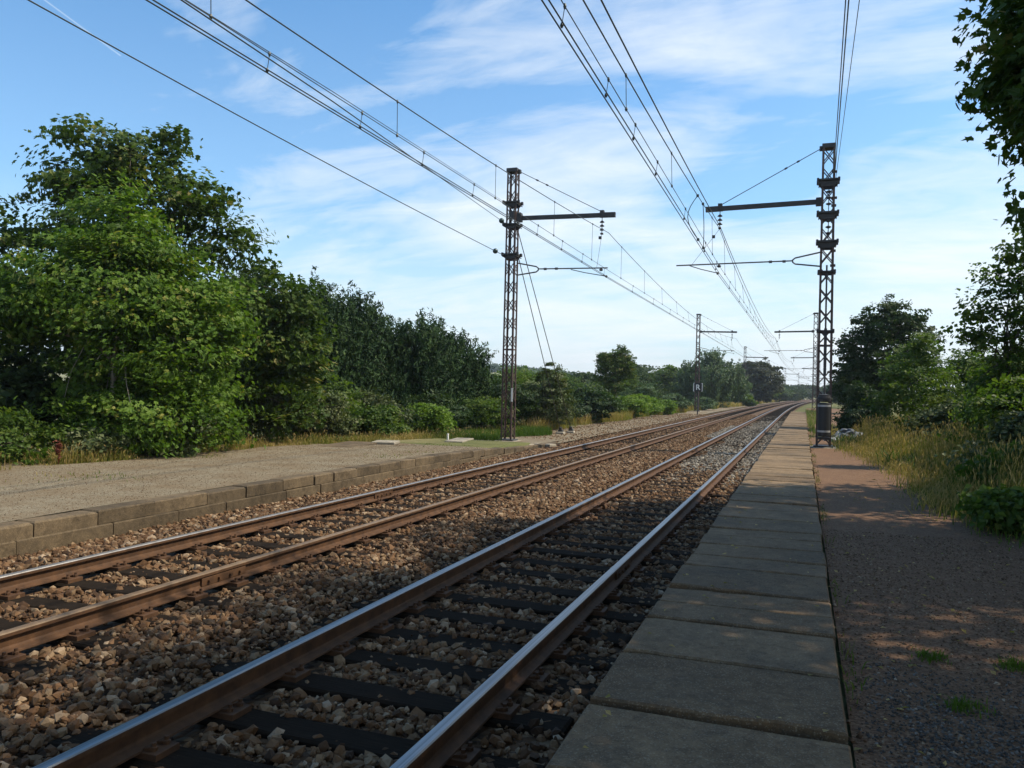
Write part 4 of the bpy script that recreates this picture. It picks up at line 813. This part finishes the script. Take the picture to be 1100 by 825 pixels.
plant('maple_tree', 'leafy maple farther along behind the right hand bushes, out of view', 'tree', 8.0, 16.6, [(-.4, 0, 6.2, 2.6, 2.4, 2.2), (-1.2, -.4, 8.0, 2.4, 2.2, 1.7), (.8, 0, 5, 2.4, 2.4, 1.6)], 520, 28, .28, .16, 'sycamore', dict(h=8, r=.18, n=18), kind='maple', shell=.3, z=.05)
plant('maple_tree', 'leafy maple behind and to the right of the camera', 'tree', 6.4, .4, [(0, 0, 6.4, 3.0, 3.0, 2.6), (-.8, .6, 8.6, 2.6, 2.6, 1.8), (-1.4, 0, 5.2, 1.9, 1.9, 1.3), (-2.0, 1.0, 10.6, 2.2, 2.2, 1.6)], 700, 28, .28, .16, 'sycamore', dict(h=10.4, r=.2, n=22), kind='maple', shell=.3, z=.05)

for i, (x, y, h, lb) in enumerate(((3.6, -4.5, 13, 'unseen tree added close behind the camera beside the path to block sky light'), (9.5, -3.5, 14, 'unseen tree added behind the camera, away from the path, to block sky light'), (10.5, 8.5, 14, 'unseen tree added behind the maples on the right to block sky light'), (11, 17, 12, 'unseen tree added behind the bushes on the right to block sky light'), (3.8, -11, 14, 'unseen tree added farther behind the camera to block sky light'))):  # added canopy out of view, blocks sky light to deepen the foreground shade
    plant('tree', lb, 'tree', x, y, [(0, 0, h*.6, 3.2, 3.2, h*.36), (-1.4, .5, h*.5, 2.4, 2.4, 2.4), (1.2, -.6, h*.75, 2.4, 2.4, 2.2), (0, 1.2, h*.4, 2.2, 2.2, 1.6)], 420, 26, .36, .26, 'sycamore', dict(h=h*.9, r=.25, n=16), 'unseen trees added to dim the sky light', kind='kite', shell=.3, z=.05)
# --- grasses
def grass(name, xy, z, h, wd, tlo, thi, label, lean=.35, heads=0.0):
    n = len(xy); a_ = rng.uniform(0, 2*np.pi, n); d = np.stack([np.cos(a_), np.sin(a_), np.zeros(n)], -1); side = np.stack([-np.sin(a_), np.cos(a_), np.zeros(n)], -1)
    wa = rng.uniform(0, np.pi, n); side = np.stack([np.cos(wa), np.sin(wa), np.zeros(n)], -1); b0 = np.stack([xy[:, 0], xy[:, 1], z], -1); lean_ = (lean*rng.random(n)*h)[:, None]; hh = h[:, None]; upv = np.array([0, 0, 1.])
    w = np.full(n, wd)[:, None]*rng.uniform(.6, 1.3, (n, 1)); m1 = b0+upv*hh*.55+d*lean_*.3; t1 = b0+upv*hh*(1-.2*(lean_/hh))+d*lean_
    V = np.stack([b0-side*w*.5, b0+side*w*.5, m1+side*w*.42, m1-side*w*.42, t1], 1); F1 = np.array([(0, 1, 2), (0, 2, 3), (3, 2, 4)])
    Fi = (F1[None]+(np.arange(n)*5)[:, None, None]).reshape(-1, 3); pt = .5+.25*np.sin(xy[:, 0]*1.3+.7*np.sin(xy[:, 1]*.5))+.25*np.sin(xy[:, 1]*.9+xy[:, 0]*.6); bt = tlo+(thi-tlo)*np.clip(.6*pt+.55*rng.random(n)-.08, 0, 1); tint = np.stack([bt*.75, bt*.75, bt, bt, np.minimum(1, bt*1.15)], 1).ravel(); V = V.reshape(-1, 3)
    if heads > 0:
        hs = np.where(rng.random(n) < heads)[0]; dr = unit(t1[hs]-m1[hs]); c = t1[hs]; L_ = rng.uniform(.06, .14, len(hs)); wh = rng.uniform(.010, .022, len(hs)); Nn = unit(np.cross(dr, side[hs])); V2, F2, k = leaf_faces(c, Nn, dr, L_, wh*1.0)
        Fi = np.concatenate([Fi, F2+len(V)]); V = np.concatenate([V, V2]); tint = np.concatenate([tint, np.repeat(rng.uniform(.72, 1, len(hs)), k)])
    return tag(mesh_np(name, V, Fi, LM['grass'], None, None, False, tint), label, 'grass', None, 'stuff')
def edge_x(y): return np.interp(y, [8, 10.7, 13.5, 18.6, 23.5, 27, 43, 60, 90], [3.0, 2.5, 1.95, 2.1, 1.75, 1.35, 1.35, 1.1, 1.0])
def rgz(xy): return ground_z(xy[:, 0], xy[:, 1])+.05
a = np.stack([rng.uniform(1, 7.5, 60000), rng.uniform(11.5, 44, 60000)], -1); e = edge_x(a[:, 1])+rng.normal(0, .12, len(a)); a = a[(a[:, 0] > e+.18*np.sin(a[:, 1]*2.2)+.12*np.sin(a[:, 1]*5.1)) & (a[:, 0] < .30*a[:, 1]+2.0) & (((a[:, 0]-1.72)/1.0)**2+((a[:, 1]-31.8)/1.7)**2 > 1)]
patch = .5+.5*np.sin(a[:, 0]*1.9+a[:, 1]*.6)*np.sin(a[:, 1]*.8-a[:, 0]); edge_h = np.clip((a[:, 0]-edge_x(a[:, 1]))/.9, .25, 1)
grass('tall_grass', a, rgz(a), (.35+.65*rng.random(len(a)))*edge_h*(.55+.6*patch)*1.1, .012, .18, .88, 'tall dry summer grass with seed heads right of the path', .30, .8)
a = np.stack([rng.uniform(1, 7, 16000), rng.uniform(11.5, 40, 16000)], -1); a = a[(a[:, 0] > edge_x(a[:, 1])-.25+rng.normal(0, .2, len(a))) & (a[:, 0] < .30*a[:, 1]+1.5)]
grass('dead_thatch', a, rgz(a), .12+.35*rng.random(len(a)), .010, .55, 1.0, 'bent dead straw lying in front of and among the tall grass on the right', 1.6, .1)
a = np.stack([rng.uniform(1, 6, 9000), rng.uniform(11.5, 36, 9000)], -1); a = a[(a[:, 0] > edge_x(a[:, 1])+rng.normal(.1, .25, len(a))) & (a[:, 0] < .30*a[:, 1]+1.5) & (np.sin(a[:, 0]*2.1+a[:, 1])+np.sin(a[:, 1]*.7) > .3)]
grass('green_weeds', a, rgz(a), .15+.4*rng.random(len(a)), .035, .0, .22, 'broad green weeds in patches among the tall grass on the right', .9)
a = np.stack([rng.uniform(.27, 2.0, 5000), rng.uniform(26, 90, 5000)], -1); a = a[(a[:, 0] > np.where(a[:, 1] < 33, .9, .3)) & (a[:, 0] < edge_x(a[:, 1])+.3)]
grass('verge_grass', a, rgz(a)-.02, .10+.30*rng.random(len(a)), .014, .1, .5, 'green grass at the foot of the right mast and along the slab platform', .4)
a = np.stack([rng.uniform(1.6, 4.5, 16000), rng.uniform(8.5, 17, 16000)], -1); e = edge_x(a[:, 1])+rng.normal(0, .15, len(a)); a = a[(a[:, 0] > e) & (a[:, 0] < .30*a[:, 1]+1.5)]
grass('shaded_grass', a, rgz(a), (.15+.45*rng.random(len(a)))*np.clip((a[:, 0]-edge_x(a[:, 1]))/.8, .3, 1), .014, .05, .45, 'dark green grass in the shade at the right edge of the path', .5, .05)
# left verge: dry tufts along the platform's back edge
def left_edge(y): return np.interp(y, [6, 10.8, 12.5, 14.7, 18.4, 23.2, 28, 34], [-14.4, -14.0, -13.7, -13.7, -13.4, -12.6, -11.4, -11.6])
yy = rng.uniform(8, 34, 42000); off = rng.exponential(.75, len(yy)); a = np.stack([left_edge(yy)-off+.15*np.sin(yy*2), yy], -1); k = (np.sin(yy*2.1)+np.sin(yy*3.7+1)+rng.normal(0, .8, len(yy)) > -.3); a = a[k]
zl_ = np.where(a[:, 1] < 27, plat_z(np.maximum(a[:, 0], -15.2), a[:, 1])-.02, -.22)
tuft = np.clip(.5+.5*np.sin(a[:, 1]*2.6)+.25*np.sin(a[:, 1]*5.3), .15, 1.2)
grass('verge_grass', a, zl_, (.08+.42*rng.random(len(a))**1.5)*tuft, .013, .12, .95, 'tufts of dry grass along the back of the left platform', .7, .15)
a = np.stack([rng.uniform(-13.6, -9.9, 14000), rng.uniform(27.5, 36.5, 14000)], -1); a = a[(a[:, 0] < -10.7+.5*np.sin(a[:, 1])) & (a[:, 0] > -13.4)]
grass('low_grass', a, np.full(len(a), -.22), .10+.28*rng.random(len(a)), .02, .0, .28, 'bright green low weeds behind the foot of the left mast', .6)
yy = rng.uniform(36, 150, 30000); a = np.stack([-11.4+.3*np.sin(yy*.5)-rng.exponential(.9, len(yy))+.020*np.clip(yy-60, 0, 80), yy], -1); k = (np.sin(yy*.55)+np.sin(yy*.23+2)+rng.normal(0, .6, len(yy)) > -.5); a = a[k]; a[:, 0] += cxv(a[:, 1])
grass('verge_grass', a, np.full(len(a), -.24), .2+.6*rng.random(len(a)), .03, .45, 1.0, 'pale dry grass along the left trackside beyond the guy wires', .6, .1)
yy = rng.uniform(120, 330, 14000); a = np.stack([-9.4-rng.exponential(1.2, len(yy))+cxv(yy), yy], -1)
grass('verge_grass', a, np.full(len(a), -.26), .3+.6*rng.random(len(a)), .07, .5, 1.0, 'pale dry grass strip at the far left trackside', .6)
a = np.stack([.27+np.abs(rng.normal(0, .05, 2600)), rng.uniform(2.5, 60, 2600)], -1); a = a[np.sin(a[:, 1]*2.7)+np.sin(a[:, 1]*1.1+1)+rng.normal(0, .4, len(a)) > .7]
grass('edge_grass', a, np.full(len(a), .08), .03+.11*rng.random(len(a))**2, .007, 0, .6, 'short grass sprouting along the right edge of the slab platform', .9)
a = np.stack([rng.uniform(-14, -8.9, 9000), rng.uniform(6, 27, 9000)], -1); a = a[np.sin(a[:, 0]*1.3+a[:, 1]*.4)+np.sin(a[:, 1]*1.1-a[:, 0]*.8)+.6*np.sin(a[:, 1]*3.1)+rng.normal(0, .35, len(a)) > 1.75]
grass('platform_weeds', a, plat_z(a[:, 0], a[:, 1]), .015+.06*rng.random(len(a)), .012, .1, .8, 'sparse flat weeds in worn patches of the left gravel platform', 1.5)
# weeds on the path
for i, (x, y, lb) in enumerate(((.83, 5.88, 'small green weed in the middle of the shaded dirt path'), (.87, 5.03, 'green weed on the grey gravel nearest the camera'), (1.30, 5.87, 'green weed at the right edge of the shaded dirt path'))):
    q = rng.normal(0, .055, (160, 2))+np.array([x, y]); o = grass('weed', q, path_z(q[:, 0], q[:, 1])-.01, rng.uniform(.02, .08, 160), .008, 0, .3, lb, 1.2); o['category'] = 'weed'; o['group'] = 'weeds on the path'
# reddish dock stalk
dk = empty('dock_plant', (-14.0, 12.0, .03), 0, 'reddish brown dock stalk at the left platform edge, under the maple', 'plant')
m_ = MB(); m_.tube([(0, 0, 0), (.02, 0, .3), (.0, .02, .58)], [.012, .01, .004], 5); m_.build('stem', LM['rust'], dk)
crown('seed_head', [(0, 0, .36, .05, .05, .2)], 60, 8, .02, .03, LM['rust'], dk, shell=.3)
# fallen leaves on platform and path
a = np.concatenate([scat(-1.0, 3.2, 2, 16, 6), scat(.25, 1.2, 2, 10, 10)]); n = len(a); zz = np.where(a[:, 0] < .25, .163, path_z(a[:, 0], a[:, 1])+.012)
Nn = unit(rng.normal(size=(n, 3))*.25+np.array([0, 0, 1])); V, Fi, k = leaf_faces(np.stack([a[:, 0], a[:, 1], zz], -1), Nn, unit(rng.normal(size=(n, 3))), rng.uniform(.02, .055, n), rng.uniform(.015, .04, n))
tag(mesh_np('fallen_leaves', V, Fi, LM['grass'], None, None, False, np.repeat(rng.uniform(.6, 1, n), k)), 'dry fallen leaves scattered on the slab platform and dirt path', 'leaves', None, 'stuff')
